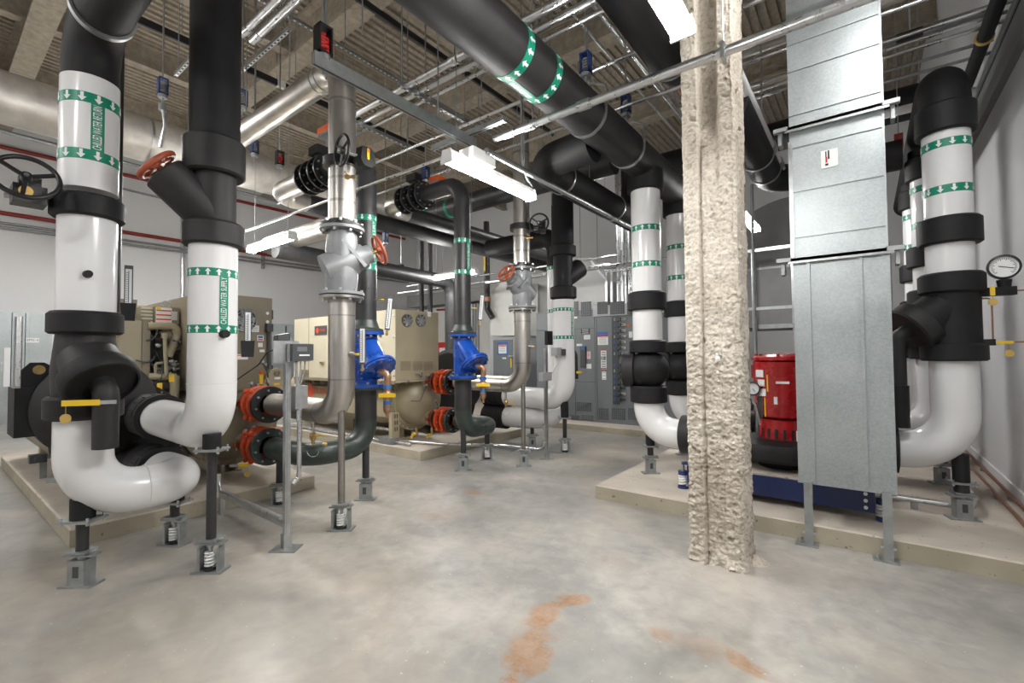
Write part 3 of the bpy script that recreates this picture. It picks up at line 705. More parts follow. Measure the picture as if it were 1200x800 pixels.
def gate_companion(parent, X, Y, zz, sg, r, m):
    return MB().lathe((X, Y, zz), Z1*sg, [(r*.9, 0), (r+.072, 0), (r+.072, .022), (r+.004, .03), (r+.004, .06)], 32, False).build('companion_flange', m, parent)
def gear_valve(t, X, Y, zz, r, ax, wheel_d, dial_d):
    MB().ring((X, Y, zz-.035), (X, Y, zz+.035), r*.95, r+.05, 32).build('butterfly_body', 'black_iron', t)
    d = V(dial_d).normalized(); w = V(wheel_d).normalized()
    g = V((X, Y, zz))+d*(r+.17)
    MB().cyl(V((X, Y, zz))+d*r, g, .028, None, 12).build('valve_neck', 'black_iron', t)
    x, y, _ = frame(d)
    MB().prism([(-.075, -.04), (-.04, -.085), (.045, -.085), (.085, -.03), (.07, .06), (.02, .085), (-.06, .07)], g-d*.03, x, y, d, .075).build('gearbox', 'black_iron', t)
    MB().obox(g+d*.048+y*.02, x, y, d, .012, .045, .003).build('position_pointer', 'yellow', t, 'yellow position pointer')
    MB().obox(g+d*.048+y*.055, x, y, d, .006, .02, .004).build('pointer_tip', 'print_red', t)
    q = g+w*.20; MB().cyl(g, q, .012, None, 10).build('wheel_shaft', 'zinc', t)
    hand_wheel(t, q, w, .125, 'black_iron', .012, 3, .03)
def drain_cock(c, d, label, L=.12):
    c, d = V(c), V(d).normalized(); t = thing('drain_cock', label, 'valve', c)
    MB().cyl(c, c-Z1*.10, .014, None, 10).build('nipple', 'stainless', t)
    MB().cyl(c-Z1*.10, c-Z1*.17, .024, None, 12).sphere(c-Z1*.135, .03, 12, 8).cyl(c-Z1*.17, c-Z1*.21, .014, None, 10).build('body', 'brass', t)
    q = c-Z1*.13+d*.05; MB().bar(c-Z1*.13, q, .01, .01).bar(q, q+d*L*.6, .022, .008, Z1).build('lever', 'yellow', t)
    MB().cyl(q+d*L*.5-Z1*.05-V((0, 0, .02)), q+d*L*.5-Z1*.066-V((.004, 0, .02)), .022, None, 14).build('number_tag', 'tag_gold', t)
    MB().torus(c-Z1*.27, Z1.cross(d), .055, .003, 16, 6, PI, 2*PI).build('cap_chain', 'zinc', t)
def gauge_cock(c, d, label):
    c, d = V(c), V(d).normalized(); t = thing('test_cock', label, 'valve', c)
    MB().cyl(c, c+d*.10, .012, None, 10).cyl(c+d*.04, c+d*.075, .02, None, 10).build('body', 'brass', t)
    MB().cyl(c+d*.10, c+d*.13, .016, None, 10).build('cap', 'brass', t)
    s = Z1.cross(d); MB().bar(c+d*.055+Z1*.03-s*.05, c+d*.055+Z1*.03+s*.05, .012, .005, Z1).build('lever', 'yellow', t)
def strainer(X, Y, z0, z1, bdir, label, r=.11):
    """blue Y strainer: flanges, slanted basket housing with bolted cover, bronze elbow and drain valve below"""
    t = thing('y_strainer', label, 'strainer', (X, Y, z0)); d = V(bdir).normalized(); h = z1-z0
    MB().lathe((X, Y, z0+.02), Z1, [(r*1.02, 0), (r*1.10, h*.15), (r*1.12, h*.8), (r*1.02, h-.04)], 32).build('body', 'valve_blue', t)
    p0 = V((X, Y, z0+h*.80))
    MB().lathe(p0, d, [(r*.8, -.08), (r*1.12, .02), (r*1.22, .32), (r*1.24, .32)], 32).build('basket_housing', 'valve_blue', t)
    cv = MB().lathe(p0+d*.32, d, [(r*.9, 0), (r*1.78, 0), (r*1.78, .026), (r*1.66, .03), (r*1.66, .048), (r*.5, .052)], 32).build('cover', 'valve_blue', t)
    b = MB(); b.bolts(p0+d*.366, d, r*1.6, 12, .011, .016); b.build('bolts', 'valve_blue', cv, stuff=True)
    s = Z1.cross(d).normalized()
    MB().bar(p0+d*.04, p0+d*.28, .025, r*2.55, s).build('side_web', 'valve_blue', t)
    for zz, sg in ((z0, 1), (z1, -1)):
        f = MB().lathe((X, Y, zz), Z1*sg, [(r, 0), (r+.075, 0), (r+.075, .03), (r+.01, .034)], 32, False).build('flange', 'valve_blue', t)
        b = MB(); b.bolts((X, Y, zz+sg*.034), Z1*sg, r+.05, 8, .014, .022, .3); b.build('bolts', 'zinc', f, stuff=True)
    # blow-down: bronze elbow from the cover, then straight down
    e0 = p0+d*.45-Z1*.0; hd = V((d.x, d.y, 0)).normalized()
    e0 = p0+d*.37
    MB().cyl(e0, e0+d*.06, .034, None, 14).build('drain_collar', 'valve_blue', t)
    e1 = e0+d*.10
    k = e0+d*.02+V((.085, .035, -.13))
    MB().tube([e0+d*.02, e0+d*.05+V((.085, .035, .02)), k], .036, 16, .055).build('drain_elbow', 'bronze', t)
    MB().cyl(k, k-Z1*.04, .042, None, 8).build('drain_union', 'print_blue', t, 'blue banded union')
    v = thing('drain_valve', 'yellow handled bronze drain valve under the '+('nearer' if Y < 4 else 'farther')+' blue Y strainer', 'valve', k-Z1*.04)
    MB().cyl(k-Z1*.04, k-Z1*.16, .037, None, 8).sphere(k-Z1*.10, .05, 14, 10).build('valve_body', 'bronze', v)
    MB().obox(k-Z1*.10+TOCAM(k.x, k.y)*.06, V((.79, .61, 0)), Z1, TOCAM(k.x, k.y), .085, .020, .006).build('handle', 'yellow', v, 'yellow handle')
    MB().cyl(k-Z1*.16, k-Z1*.20, .038, None, 14).build('union', 'print_blue', v); MB().lathe(k-Z1*.20, -Z1, [(.04, 0), (.04, .05), (.028, .08), (.016, .09), (.016, .13)], 14).build('outlet_cap', 'bronze', v)
    return t
def cond_ss(X, Y, rows, labels, zn, wheel, xn, r=.1125):
    """stainless riser: top elbow away from us, butterfly valve, triple duty valve, lower elbow to the chiller"""
    z = lambda y: zr(y, X, Y, r)
    top, val, f1, f0, el = rows
    t = thing('stainless_pipe', labels[0], 'pipe', (X, Y, z(f1)))
    if top: zt = zr(top, X, Y); MB().tube([(X, Y, z(f1)+.05), (X, Y, zt), (-7.6, Y, zt)], r*1.03, 32, .24, 10).build('pipe', 'stainless', t)
    else: zt = 4.6; MB().cyl((X, Y, z(f1)+.05), (X, Y, zt), r, None, 32).build('pipe', 'stainless', t)
    for zz in (zt-.34, z(f1)+.22, z(f1)+.42): MB().ring((X, Y, zz-.012), (X, Y, zz+.012), r-.002, r+(.006 if zz > 3.5 else .004), 32).build('weld_band', 'stainless_dark', t)
    if top:
        for xx in (X-.30, X-.38): MB().ring((xx, Y, zt), (xx+.012, Y, zt), r, r+.009, 32).build('weld_band', 'zinc', t)
    gear_valve(t, X, Y, zr(val, X, Y), r, None, wheel[0], wheel[1])
    gate_companion(t, X, Y, z(f1)+.0, 1, r, 'black_iron')
    triple_valve(X, Y, z(f0)+.02, z(f1)-.005, wheel[2], labels[1])
    l = thing('stainless_pipe', labels[2], 'pipe', (X, Y, zn-.3))
    MB().tube([(X, Y, z(f0)), (X, Y, zn), (xn+.10, Y, zn+.01)], r, 32, .27, 12).build('pipe', 'stainless', l)
    gate_companion(l, X, Y, z(f0)+.01, -1, r, 'stainless_dark')
    for zz in (z(f0)-.16, zn+.30): MB().ring((X, Y, zz-.006), (X, Y, zz+.006), r-.002, r+.0025, 32).build('weld_bead', 'stainless_dark', l)
    MB().ring((X-.30, Y, zn), (X-.288, Y, zn), r-.002, r+.003, 32).build('weld_bead', 'stainless_dark', l)
    a = TOCAM(X, Y); q = V((X, Y, z(f0)-.50))+(a+V((.5, .6, 0))).normalized()*r
    MB().cyl(q, q+V((.6, .5, 0)).normalized()*.045, .022, None, 10).build('test_port', 'stainless_dark', l)
    MB().cyl(q+V((.6, .5, 0)).normalized()*.045, q+V((.6, .5, 0)).normalized()*.08, .010, None, 8).build('test_port_cap', 'yellow', l)
    return t, l
def cond_bs(X, Y, rows, labels, zn, yn, xn, bdir, lab_rows, tall=True, words='CONDENSER WATER SUPPLY', r=.11):
    z = lambda y: zr(y, X, Y, r); top, f1, f0 = rows
    zt = zr(top, X, Y)
    t = thing('black_steel_pipe', labels[0], 'pipe', (X, Y, z(f1)))
    MB().tube([(X, Y, z(f1)), (X, Y, zt), (X-.72, Y, zt)], r, 32, .26, 10).build('pipe', 'black_steel', t)
    MB().lathe((X, Y, z(f1)), Z1, [(r+.07, 0), (r+.07, .024), (r+.03, .04), (r+.002, .12)], 32, False).build('weld_neck_flange', 'green_black_steel', t)
    for zz in (z(f1)+.45, z(f1)+.28): MB().ring((X, Y, zz-.005), (X, Y, zz+.005), r-.002, r+.002, 32).build('weld_bead', 'black_iron', t)
    for k, xx in enumerate((X-.72, X-.86, X-1.02, X-1.16)): flange(t, (xx, Y, zt), -X1, r+.08, .03, 'black_iron', nb=10, ri=r*.6)
    MB().cyl((X-.74, Y, zt), (X-1.18, Y, zt), r*.95, None, 24).build('check_valve', 'black_iron', t)
    g = V((X-.94, Y, zt)); MB().cyl(g, g+Z1*.26, .05, None, 14).obox(g+Z1*.28, X1, Y1, Z1, .10, .08, .05).build('valve_bonnet', 'black_iron', t)
    xs = X-(2.0 if Y < 4 else 1.62); MB().tube([(X-1.18, Y, zt), (xs, Y, zt), (xs, Y+.42, zt)], r*1.15, 24, .25).build('stainless_spool', 'stainless', t); MB().cyl((xs, Y+.42, zt), (xs, 11.5, zt), r*1.15, None, 24).build('black_spool', 'black_steel', t)
    pipe_label(t, X, Y, r, z(lab_rows[1]), z(lab_rows[0]), .062, words, up=False, daz=.85, ntx=1)
    strainer(X, Y, z(f0)+.0, z(f1)-.002, bdir, labels[1], r)
    l = thing('black_steel_pipe', labels[2], 'pipe', (X, Y, .3))
    MB().tube([(X, Y, z(f0)), (X, Y, zn), (X, yn, zn), (xn+.10, yn, zn)], r, 32, .24, 12).build('pipe', 'green_black_steel', l)
    MB().cyl((X, Y, z(f0)-.05), (X, Y, zn+.27), r+.0015, None, 32, False).build('spool', 'black_steel', l)
    MB().lathe((X, Y, z(f0)), -Z1, [(r+.072, 0), (r+.072, .024), (r+.02, .03)], 32, False).build('companion_flange', 'green_black_steel', l)
    MB().ring((X, (Y+yn)/2, zn), (X, (Y+yn)/2+.006, zn), r-.002, r+.003, 32).build('weld_bead', 'black_iron', l)
    a = V((.75, .6, 0)).normalized(); q = V((X, Y, z(f1)+.34))+a*r
    MB().cyl(q, q+a*.05, .013, None, 10).build('test_port', 'stainless', t); MB().cyl(q+a*.05, q+a*.08, .009, None, 8).build('test_port_cap', 'yellow', t)
    return t, l
WH = (V((-.12, -1, .0)), V((1, .12, .0)), V((.35, .80, .42)))
XN = -4.98
cond_ss(-3.65, 2.3, (78, 193, 263, 347, 0), ('shiny stainless riser with top elbow beside the steel strut, left of the black pipe', 'grey triple duty valve with red handwheel on the right side, nearer one', 'stainless elbow pipe dropping to the upper red coupling of the left chiller'), 1.0, WH, XN)
cond_bs(-4.2, 2.93, (180, 388, 454), ('black steel riser with green arrow bands behind the shiny stainless riser', 'blue Y strainer with slanted basket on the black pipe behind the stainless riser', 'dark green black elbow pipe sweeping to the lower red coupling of the left chiller'), .56, 2.3, XN, V((.62, -.03, -.78)), (254, 312), words='CONDENSER WATER SUPPLY')
cond_ss(-3.7, 5.06, (0, 267, 312, 362, 0), ('stainless riser in the middle rising behind the bright LED strip', 'grey triple duty valve with red handwheel on the left side, farther one', 'stainless elbow pipe dropping to the upper red coupling of the middle chiller'), 1.09, (V((.35, -.9, .0)), V((.85, .5, 0)), V((-.10, -.80, .50))), XN-.05)
cond_bs(-4.2, 4.41, (214, 391, 443), ('black steel riser with two green bands, elbow near the bright LED strip', 'blue Y strainer with slanted basket on the middle black pipe by the tan box', 'dark green black U pipe sweeping to the lower red coupling of the middle chiller'), .51, 5.06, XN-.05, V((.62, -.03, -.78)), (281, 318), words='CONDENSER WATER SUPPLY')
for Y, zn, zl, lab in ((2.3, 1.0, .56, 'left'), (5.06, 1.09, .51, 'middle')):
    x0 = XN-(0 if Y < 3 else .05)
    for zz, n, fm in ((zn, 'upper', 'black_iron'), (zl, 'lower', 'green_black_steel')):
        t = thing('flexible_coupling', 'orange red flexible coupling on the %s condenser nozzle of the %s chiller' % (n, lab), 'coupling', (x0, Y, zz))
        flex_joint(t, (x0-.44, Y, zz), X1, .112, fm=fm)
spring_foot(-3.65, 2.3, 0, 1.03, 'pipe stand with bare pale steel post under the nearer stainless elbow', .030, None, pm='stainless_dark', rot=.65)
spring_foot(-4.2, 2.93, 0, .60, 'pipe stand with boxed isolator under the nearer dark green elbow', .036, None, True, rot=.65)
spring_foot(-4.75, 2.30, 0, .47, 'pipe stand half hidden behind the strut post, under the dark green pipe', .036, None, rot=.65)
spring_foot(-4.2, 4.41, 0, .55, 'pipe stand with boxed isolator under the middle black riser', .036, None, True, rot=.65)
spring_foot(-4.35, 5.06, 0, .43, 'pipe stand behind the middle black riser stand, under the U pipe', .036, None, rot=.65)
spring_foot(-3.7, 5.06, 0, 1.12, 'pipe stand with pale steel post under the farther stainless elbow', .030, None, True, pm='stainless_dark', rot=.65)
gauge_cock((-3.58, 2.24, zr(212, -3.65, 2.3)), (.75, .62, .02), 'brass test cock with yellow lever on the near stainless riser')
gauge_cock((-3.63, 5.00, zr(281, -3.7, 5.06)), (.85, .5, .02), 'brass test cock with yellow lever on the far stainless riser')
drain_cock((-4.12, 2.3, .89), (.8, .6, 0), 'brass drain cock with yellow lever under near stainless elbow')
drain_cock((-4.0, 5.06, .98), (.8, .6, 0), 'brass drain cock with yellow lever under far stainless elbow')
thermometer((-3.52, 2.42, zr(432, -3.55, 2.4)-.01), (.8, -.6), 'thermometer on the near stainless pipe just left of the blue strainer', .34, False, .055)
thermometer((-4.02, 3.06, zr(392, -4.02, 3.06)), (.8, -.6), 'tilted thermometer at right of the nearer black steel riser', .36, False, .055, .10)
thermometer((-4.02, 4.54, zr(380, -4.02, 4.54)), (.8, -.6), 'tilted thermometer at right of the middle black steel riser', .36, False, .055, .10)

# ================================================================== middle pair of white chilled water pipes
X, Y, r = -3.69, 6.12, .165
z = lambda y: zr(y, X, Y, r)
t = thing('chilled_water_pipe', 'white pipe with black upper strainer, left of the dark switchgear', 'pipe', (X, Y, 0))
MB().tube([(X, Y, z(350)), (X, Y, .80), (-4.95, Y, .82)], r, 36, .30, 12).build('white_jacket', 'white_pvc', t)
pipe_label(t, X, Y, r, z(395), z(362), .05, 'CHILLED WATER', up=True, daz=.9)
zc = lambda y: zr(y, X, Y, .21)
collar(t, X, Y, .205, zc(348), zc(334)); collar(t, X, Y, .205, zc(297), zc(284))
MB().cyl((X, Y, zc(340)), (X, Y, zc(290)), .15, None, 32).build('valve_body', 'black_foam', t)
MB().lathe((X, Y, zc(325)), V((.35, .75, .55)), [(.14, 0), (.15, .10), (.15, .38), (.12, .40)], 28).build('valve_branch', 'black_foam_grey', t)
MB().tube([(X, Y, zc(286)), (X, Y, 4.15), (X, 9.2, 4.15)], .172, 32, .30, 10).build('black_jacket', 'black_foam', t)
spring_foot(X, Y, 0, .78, 'pipe stand with black stub under the middle white pipe bend', .032, (zr(490, X, Y), .06), rot=.65)
X2, Y2 = -4.2, 6.75
t = thing('chilled_water_pipe', 'white pipe half hidden behind the middle white pipe', 'pipe', (X2, Y2, 0))
MB().tube([(X2, Y2, 3.0), (X2, Y2, .47), (X2, 6.12, .47), (-4.95, 6.12, .47)], r, 36, .28, 12).build('white_jacket', 'white_pvc', t)
MB().tube([(X2, Y2, 3.0), (X2, Y2, 3.55), (X2-1.5, Y2, 3.55)], r, 30, .28).build('black_elbow', 'black_foam', t)
pipe_label(t, X2, Y2, r, zr(365, X2, Y2), zr(315, X2, Y2), .06, None, up=False)
spring_foot(-4.3, 6.12, 0, .33, 'pipe stand under the low white bend, behind the middle stand', .032, None, True, rot=.65)
for zz, lab in ((.82, 'upper black coupling cover on the middle chiller white pipe'), (.46, 'lower ribbed black coupling cover on the middle chiller white pipe')):
    t = thing('coupling_cover', lab, 'insulation', (-5.0, 6.12, zz))
    pr = [(.165, 0), (.2, .01)]
    for k in range(8): pr += [(.2, .02+k*.045), (.192, .035+k*.045), (.2, .05+k*.045)]
    MB().lathe((-5.25, 6.12, zz), X1, pr+[(.2, .44), (.165, .45)], 36, False).build('cover_shell', 'black_foam', t)
# insulated gauge leg on the switchgear side of the middle white pipe
t = thing('blowdown_leg', 'black insulated drop leg with yellow lever, right of the middle white pipe', 'pipe', (-3.45, 6.3, .9))
q = onY(672, 412, 6.3); MB().tube([q+V((-.2, 0, .02)), q, q+V((.0, .02, -.42))], .062, 20, .08).build('insulated_leg', 'black_foam_grey', t)
lever_valve(onY(683, 436, 6.22), (-.6, -.75, 0), 'small yellow lever on the black drop leg by the switchgear', .07, tag=False)
# ================================================================== chillers
def round_fan(parent, c, n, R, label=None):
    c, n = V(c), V(n).normalized(); x, y, _ = frame(n)
    o = MB().cyl(c, c+n*.006, R, None, 28).build('fan_opening', 'vent_dark', parent)
    b = MB()
    for k in range(7):
        a = 2*PI*k/7; d = x*math.cos(a)+y*math.sin(a); e = n.cross(d)
        b.obox(c+n*.010+d*R*.58, d, (e+n*.5).normalized(), d.cross((e+n*.5).normalized()), R*.34, R*.2, .004)
    b.cyl(c+n*.006, c+n*.02, R*.28, None, 14).build('fan_blades', 'zinc_dull', o)
    g = MB()
    for k in range(1, 5): g.torus(c+n*.024, n, R*k/4.2, .003, 28, 5)
    for k in range(4):
        a = PI*k/4+.3; d = x*math.cos(a)+y*math.sin(a); g.cyl(c-d*R+n*.024, c+d*R+n*.024, .003, None, 5)
    g.build('finger_guard', 'zinc', o)
def louvre(parent, c, ax, up, w, h, n, m='beige_dark', name='louvre'):
    c, ax, up = V(c), V(ax).normalized(), V(up).normalized(); nn = ax.cross(up)
    b = MB()
    for k in range(n): b.obox(c+up*((k+.5)/n-.5)*h, ax, up, nn, w/2, h/n*.28, .004)
    return b.build(name, m, parent)
def logo(parent, c, ax, up, s, on_plate=False):
    c, ax, up = V(c), V(ax).normalized(), V(up).normalized(); n = ax.cross(up)
    if on_plate: 
        pl = MB().obox(c+n*.004, ax, up, n, s*1.75, s*.72, .004).build('name_plate', 'device_dark', parent, 'dark name plate'); par = pl
        c = c+n*.009; k = .8
    else: par = parent; k = 1.0
    m = 'logo_orange'
    MB().add([c+ax*(-1.05*s*k+math.cos(2*PI*i/28)*s*.48*k)+up*(math.sin(2*PI*i/28)*s*.55*k)+n*.003 for i in range(28)], [tuple(range(28))]).build('round_emblem', m, par, 'orange round emblem')
    b = MB(); text_flat(b, 'TRANE', s*.74*k, c+ax*(.55*s*k)+n*.003, ax, up, 1.0); b.build('lettering', m, par, 'orange lettering')
def waterbox(t, Y, z, R, x0, nz, xn, m='beige_paint', rn=.115):
    """domed marine box on a bolted ring, with lifting lug and nozzle stubs"""
    pr = [(R+.02, 0), (R+.02, .05)]
    for k in range(0, 11): a = PI/2*k/10; pr.append((R*.97*math.cos(a)+.0001, .06+.36*math.sin(a)))
    w = MB().lathe((x0, Y, z), X1, pr, 40).build('domed_waterbox', m, t)
    MB().ring((x0-.06, Y, z), (x0+.03, Y, z), R-.03, R+.075, 40).build('bolting_ring', m, w)
    b = MB(); b.bolts((x0+.03, Y, z), X1, R+.045, 34, .010, .016); b.build('ring_bolts', 'beige_dark', w, stuff=True)
    for zz in nz: MB().cyl((x0+.10, Y, zz), (xn, Y, zz), rn, None, 28).build('nozzle', m, t)
    MB().prism([(-.16, 0), (.16, 0), (.05, .24), (.03, .29), (-.03, .29), (-.05, .24)], (x0-.055, Y-.18, z+R-.08), Y1, Z1, X1, .03).build('lifting_lug', m, t)
    MB().ring((x0-.03, Y-.18, z+R+.15), (x0-.02, Y-.18, z+R+.15), .012, .024, 14).build('lug_eye', 'vent_dark', t)
def sensors(t, pts, seed=1):
    rnd = random.Random(seed)
    w = MB()
    for p in pts:
        p = V(p); q = p+V((rnd.uniform(-.2, .1), rnd.uniform(-.25, .25), rnd.uniform(-.3, .1))); mid = (p+q)/2+V((.06, 0, -.12))
        w.tube([p, p+V((.06, 0, .02)), mid, q], .006, 6, .05)
    w.build('sensor_wiring', 'device_dark', t, stuff=True)
    b = MB()
    for p in pts: p = V(p); b.cyl(p, p+V((.06, 0, .015)), .016, None, 8)
    b.build('sensor', 'device_grey', t, stuff=True)
def skid(t, x0, x1, Ys, zt):
    for k, x in enumerate((x0+.1, (x0+x1)/2, x1-.15)):
        for y in Ys:
            f = MB().bx(x-.16, x+.16, y-.10, y-.075, .145, zt).bx(x-.16, x+.16, y+.075, y+.10, .145, zt).bx(x-.2, x+.2, y-.13, y+.13, .145, .165).build('foot', 'beige_paint', t)
            s = MB()
            for zz in (.24, .31, .38): s.bx(x+.04, x+.08, y+.098, y+.102, zz, zz+.035)
            s.build('slot', 'vent_dark', f)
# ---- left chiller: only its end panel, compressor side and nozzle end show between the white pipes
CX = -5.5
t = thing('chiller', 'left tan water chiller half hidden behind two white insulated pipes', 'chiller', (-7.3, 1.85, .145)); ch = t
MB().cyl((-9.2, 1.31, .70), (CX-.4, 1.31, .70), .44, None, 40).build('evaporator_shell', 'beige_dark', t)
MB().cyl((-9.2, 2.30, .78), (CX-.4, 2.30, .78), .42, None, 40).build('condenser_shell', 'beige_dark', t)
waterbox(t, 2.30, .78, .45, CX-.42, (1.0, .56), XN-.43, 'beige_dark')
waterbox(t, 1.31, .73, .46, CX-.42, (.99, .55), -5.15, 'black_foam', .15)
skid(t, -9.2, CX-.5, (1.31, 2.30), .42)
px0 = -5.62
p = onX(319, 348, px0); p2 = onX(319, 450, px0)
yr = p.y; yl = yr-.72
pn = MB().bx(px0-2.4, px0, yl, yr, p2.z-.05, 2.2).build('control_panel', 'beige_dark', t)  # darker tan puts the weaker light on this panel into its colour
MB().bx(px0-.03, px0+.004, yr-.004, yr+.012, 1.95, 2.06).bx(px0-.03, px0+.004, yr-.004, yr+.012, 1.3, 1.4).build('panel_hinge', 'device_dark', pn)
round_fan(pn, onX(286, 375, px0), X1, .135)
for (x, y, w, h, m, n) in ((298, 385, .10, .075, 'print_white', 'data_plate'), (305, 396, .07, .065, 'print_white', 'warning_sticker'), (305, 404, .05, .05, 'print_white', 'round_sticker'), (307, 411, .055, .03, 'print_white', 'notice_sticker'), (281, 418, .17, .06, 'print_white', 'notice_sticker')):
    q = onX(x, y, px0)
    s_ = MB().obox(q+X1*.003, Y1, Z1, X1, w/2, h/2, .002).build(n, m, pn)
    if n == 'data_plate': 
        l = MB(); 
        for k in range(4): l.obox(q+X1*.0055+Z1*(.02-.014*k), Y1, Z1, X1, w*.38, .003, .0005)
        l.build('printed_lines', 'device_grey', s_, stuff=True)
    if n == 'warning_sticker': MB().obox(q+X1*.0055+Z1*.012, Y1, Z1, X1, w*.4, h*.2, .0006).build('blue_field', 'print_blue', s_); MB().obox(q+X1*.0055-Z1*.018, Y1, Z1, X1, w*.4, h*.12, .0006).build('red_field', 'print_red', s_)
    if h == .06: MB().obox(q+X1*.0055+Z1*.017, Y1, Z1, X1, w*.46, .006, .0006).build('orange_line', 'orange', s_)
for y in (367, 377): q = onX(313, y, px0); MB().cyl(q, q+X1*.012, .018, None, 12).build('knob', 'print_white', pn)
q = onX(314, 384, px0); MB().obox(q+X1*.03, Y1, Z1, X1, .035, .045, .03).build('display_bracket', 'device_dark', pn)
MB().cyl(q+X1*.03, onX(314, 432, px0)+X1*.03, .020, None, 10).build('display_arm', 'device_dark', pn)
MB().prism([(-.28, -.30), (.28, -.30), (.12, .12), (.05, .17), (-.04, .15)], onX(320, 448, -5.56), Y1, Z1, X1, .03).build('lifting_lug', 'beige_paint', t)
q = onX(325, 437, -5.52); MB().ring(q, q+X1*.008, .016, .034, 16).build('lug_eye', 'beige_dark', t)
for x, y, m in ((325, 443, 'print_white'), (324, 450, 'yellow')): q = onX(x, y, -5.525); MB().obox(q, Y1, Z1, X1, .035, .013, .003).build('sticker', m, t)
q = onX(306, 444, -5.3); MB().obox(q, Y1, Z1, X1, .018, .055, .012).build('relief_tag', 'yellow', t, 'yellow tag'); MB().obox(q+Z1*.07, Y1, Z1, X1, .015, .02, .014).build('tag_head', 'orange', t)
sensors(t, [onX(x, y, -5.25) for x, y in ((292, 450), (300, 452), (288, 470), (286, 505), (297, 500), (312, 448), (305, 425), (309, 428))], 3)
lever_valve(onX(275, 545, -5.2)+V((.02, 0, 0)), (.6, .8, 0), 'small yellow lever low on the left chiller behind the tall stand', .10)
# open compressor side seen between the two pipes
xb = -6.3
for (a, b_, n, m, d) in (((140, 374), (172, 452), 'starter_cabinet', 'beige_paint', .5),):
    q0, q1 = onX(a[0], a[1], xb), onX(b_[0], b_[1], xb)
    cb = MB().bx(xb-d, xb, q0.y, q1.y, q1.z, q0.z).build(n, m, t)
    MB().bx(xb-.01, xb+.02, q1.y-.05, q1.y+.02, q1.z, q0.z+.01).build('door_edge', 'beige_dark', cb)
    MB().bx(xb-d, xb+.02, q0.y-.02, q1.y-.1, q0.z+.03, q0.z+.22).build('top_box', 'beige_dark', cb)
q0, q1 = onX(165, 359, xb-.05), onX(181, 378, xb-.05)
cb = MB().bx(xb-.45, xb-.05, q0.y, q1.y, q1.z, q0.z).build('perforated_cover', 'beige_light', t)
h = MB()
for i in range(5):
    for j in range(4): h.obox(V((xb-.048, q0.y+(i+.6)*(q1.y-q0.y)/5.4, q1.z+(j+.6)*(q0.z-q1.z)/4.4)), Y1, Z1, X1, .012, .008, .002)
h.build('vent_slot', 'beige_dark', cb, stuff=True)
q2, q3 = onX(181, 359, xb), onX(210, 380, xb)
jb = MB().bx(xb-.4, xb, q2.y, q3.y, q3.z, q2.z).build('terminal_box', 'beige_dark', t)
w = MB().obox(onX(192, 369, xb+.003), Y1, Z1, X1, .075, .085, .002).build('warning_label', 'print_white', jb)
l = MB()
for k in range(3): l.obox(onX(192, 369, xb+.006)+Z1*(.05-.05*k), Y1, Z1, X1, .07, .008, .0006)
l.build('orange_line', 'logo_orange', w); MB().obox(onX(186, 361, xb+.006), Y1, Z1, X1, .02, .018, .0006).build('yellow_triangle', 'yellow', w)
MB().obox(onX(204, 370, xb+.003), Y1, Z1, X1, .03, .05, .002).build('data_plate', 'cab_white', jb)
q = onX(195, 357, xb-.1); MB().torus(q, X1, .04, .009, 18, 8).cyl(q-Z1*.09, q-Z1*.04, .012, None, 8).build('lifting_eye', 'zinc_dull', jb)
MB().bx(-8.6, xb-.46, 1.5, yl+.05, 1.2, 2.12).build('compressor_motor', 'beige_paint', t)
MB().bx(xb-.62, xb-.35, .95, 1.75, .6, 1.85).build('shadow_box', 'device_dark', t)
def cp(x, y, d=0): return onX(x, y, xb+.02+d)
pi_ = MB()
MB().tube([cp(173, 382), cp(206, 382), cp(208, 392), cp(197, 418)], .042, 14, .07).build('discharge_pipe', 'beige_paint', t)
MB().tube([cp(174, 441, .05), cp(206, 441, .05)], .040, 14).build('oil_header', 'beige_paint', t)
MB().tube([cp(193, 392, .1), cp(195, 440, .1)], .020, 10).cyl(cp(193, 390, .1), cp(193, 396, .1), .032, None, 10).build('oil_pipe', 'beige_paint', t)
MB().tube([cp(182, 440, .06), cp(182, 426, .06), cp(196, 424, .06)], .014, 8, .03).build('oil_line', 'beige_paint', t)
MB().cyl(cp(205, 440, .1), cp(204, 470, .1), .045, None, 14).build('oil_filter', 'beige_paint', t)
MB().tube([cp(190, 385, -.1), cp(204, 395, -.1), cp(206, 410, -.1)], .07, 14, .2).build('suction_bend', 'beige_dark', t)
rnd = random.Random(8)
w = MB()
for k in range(26):
    a = cp(rnd.uniform(174, 208), rnd.uniform(386, 445), rnd.uniform(-.2, .08)); b_ = a+V((rnd.uniform(-.1, .1), rnd.uniform(-.18, .18), rnd.uniform(-.3, .12))); mm = (a+b_)/2+V((.03, .04, -.06))
    w.tube([a, mm, b_], .009, 6, .08)
w.build('hose_bundle', 'device_dark', t, stuff=True)
w = MB()
for k in range(10):
    a = cp(rnd.uniform(176, 206), rnd.uniform(390, 440), .03); w.sphere(a, rnd.uniform(.018, .035), 8, 6); w.cyl(a, a+V((0, .05, .01)), .012, None, 7)
w.build('pipe_fitting', 'zinc_dull', t, stuff=True)
for x, y, m in ((164, 450, 'yellow'), (187, 453, 'yellow'), (160, 443, 'orange'), (201, 443, 'yellow')):
    q = cp(x, y, .25); MB().obox(q, Y1, Z1, X1, .022, .04, .012).build('valve_handle', m, t, m+' valve handle')
for x, y in ((156, 452), (176, 452)): q = cp(x, y, .2); MB().cyl(q-Z1*.05, q+Z1*.05, .028, None, 10).build('service_valve', 'zinc', t)

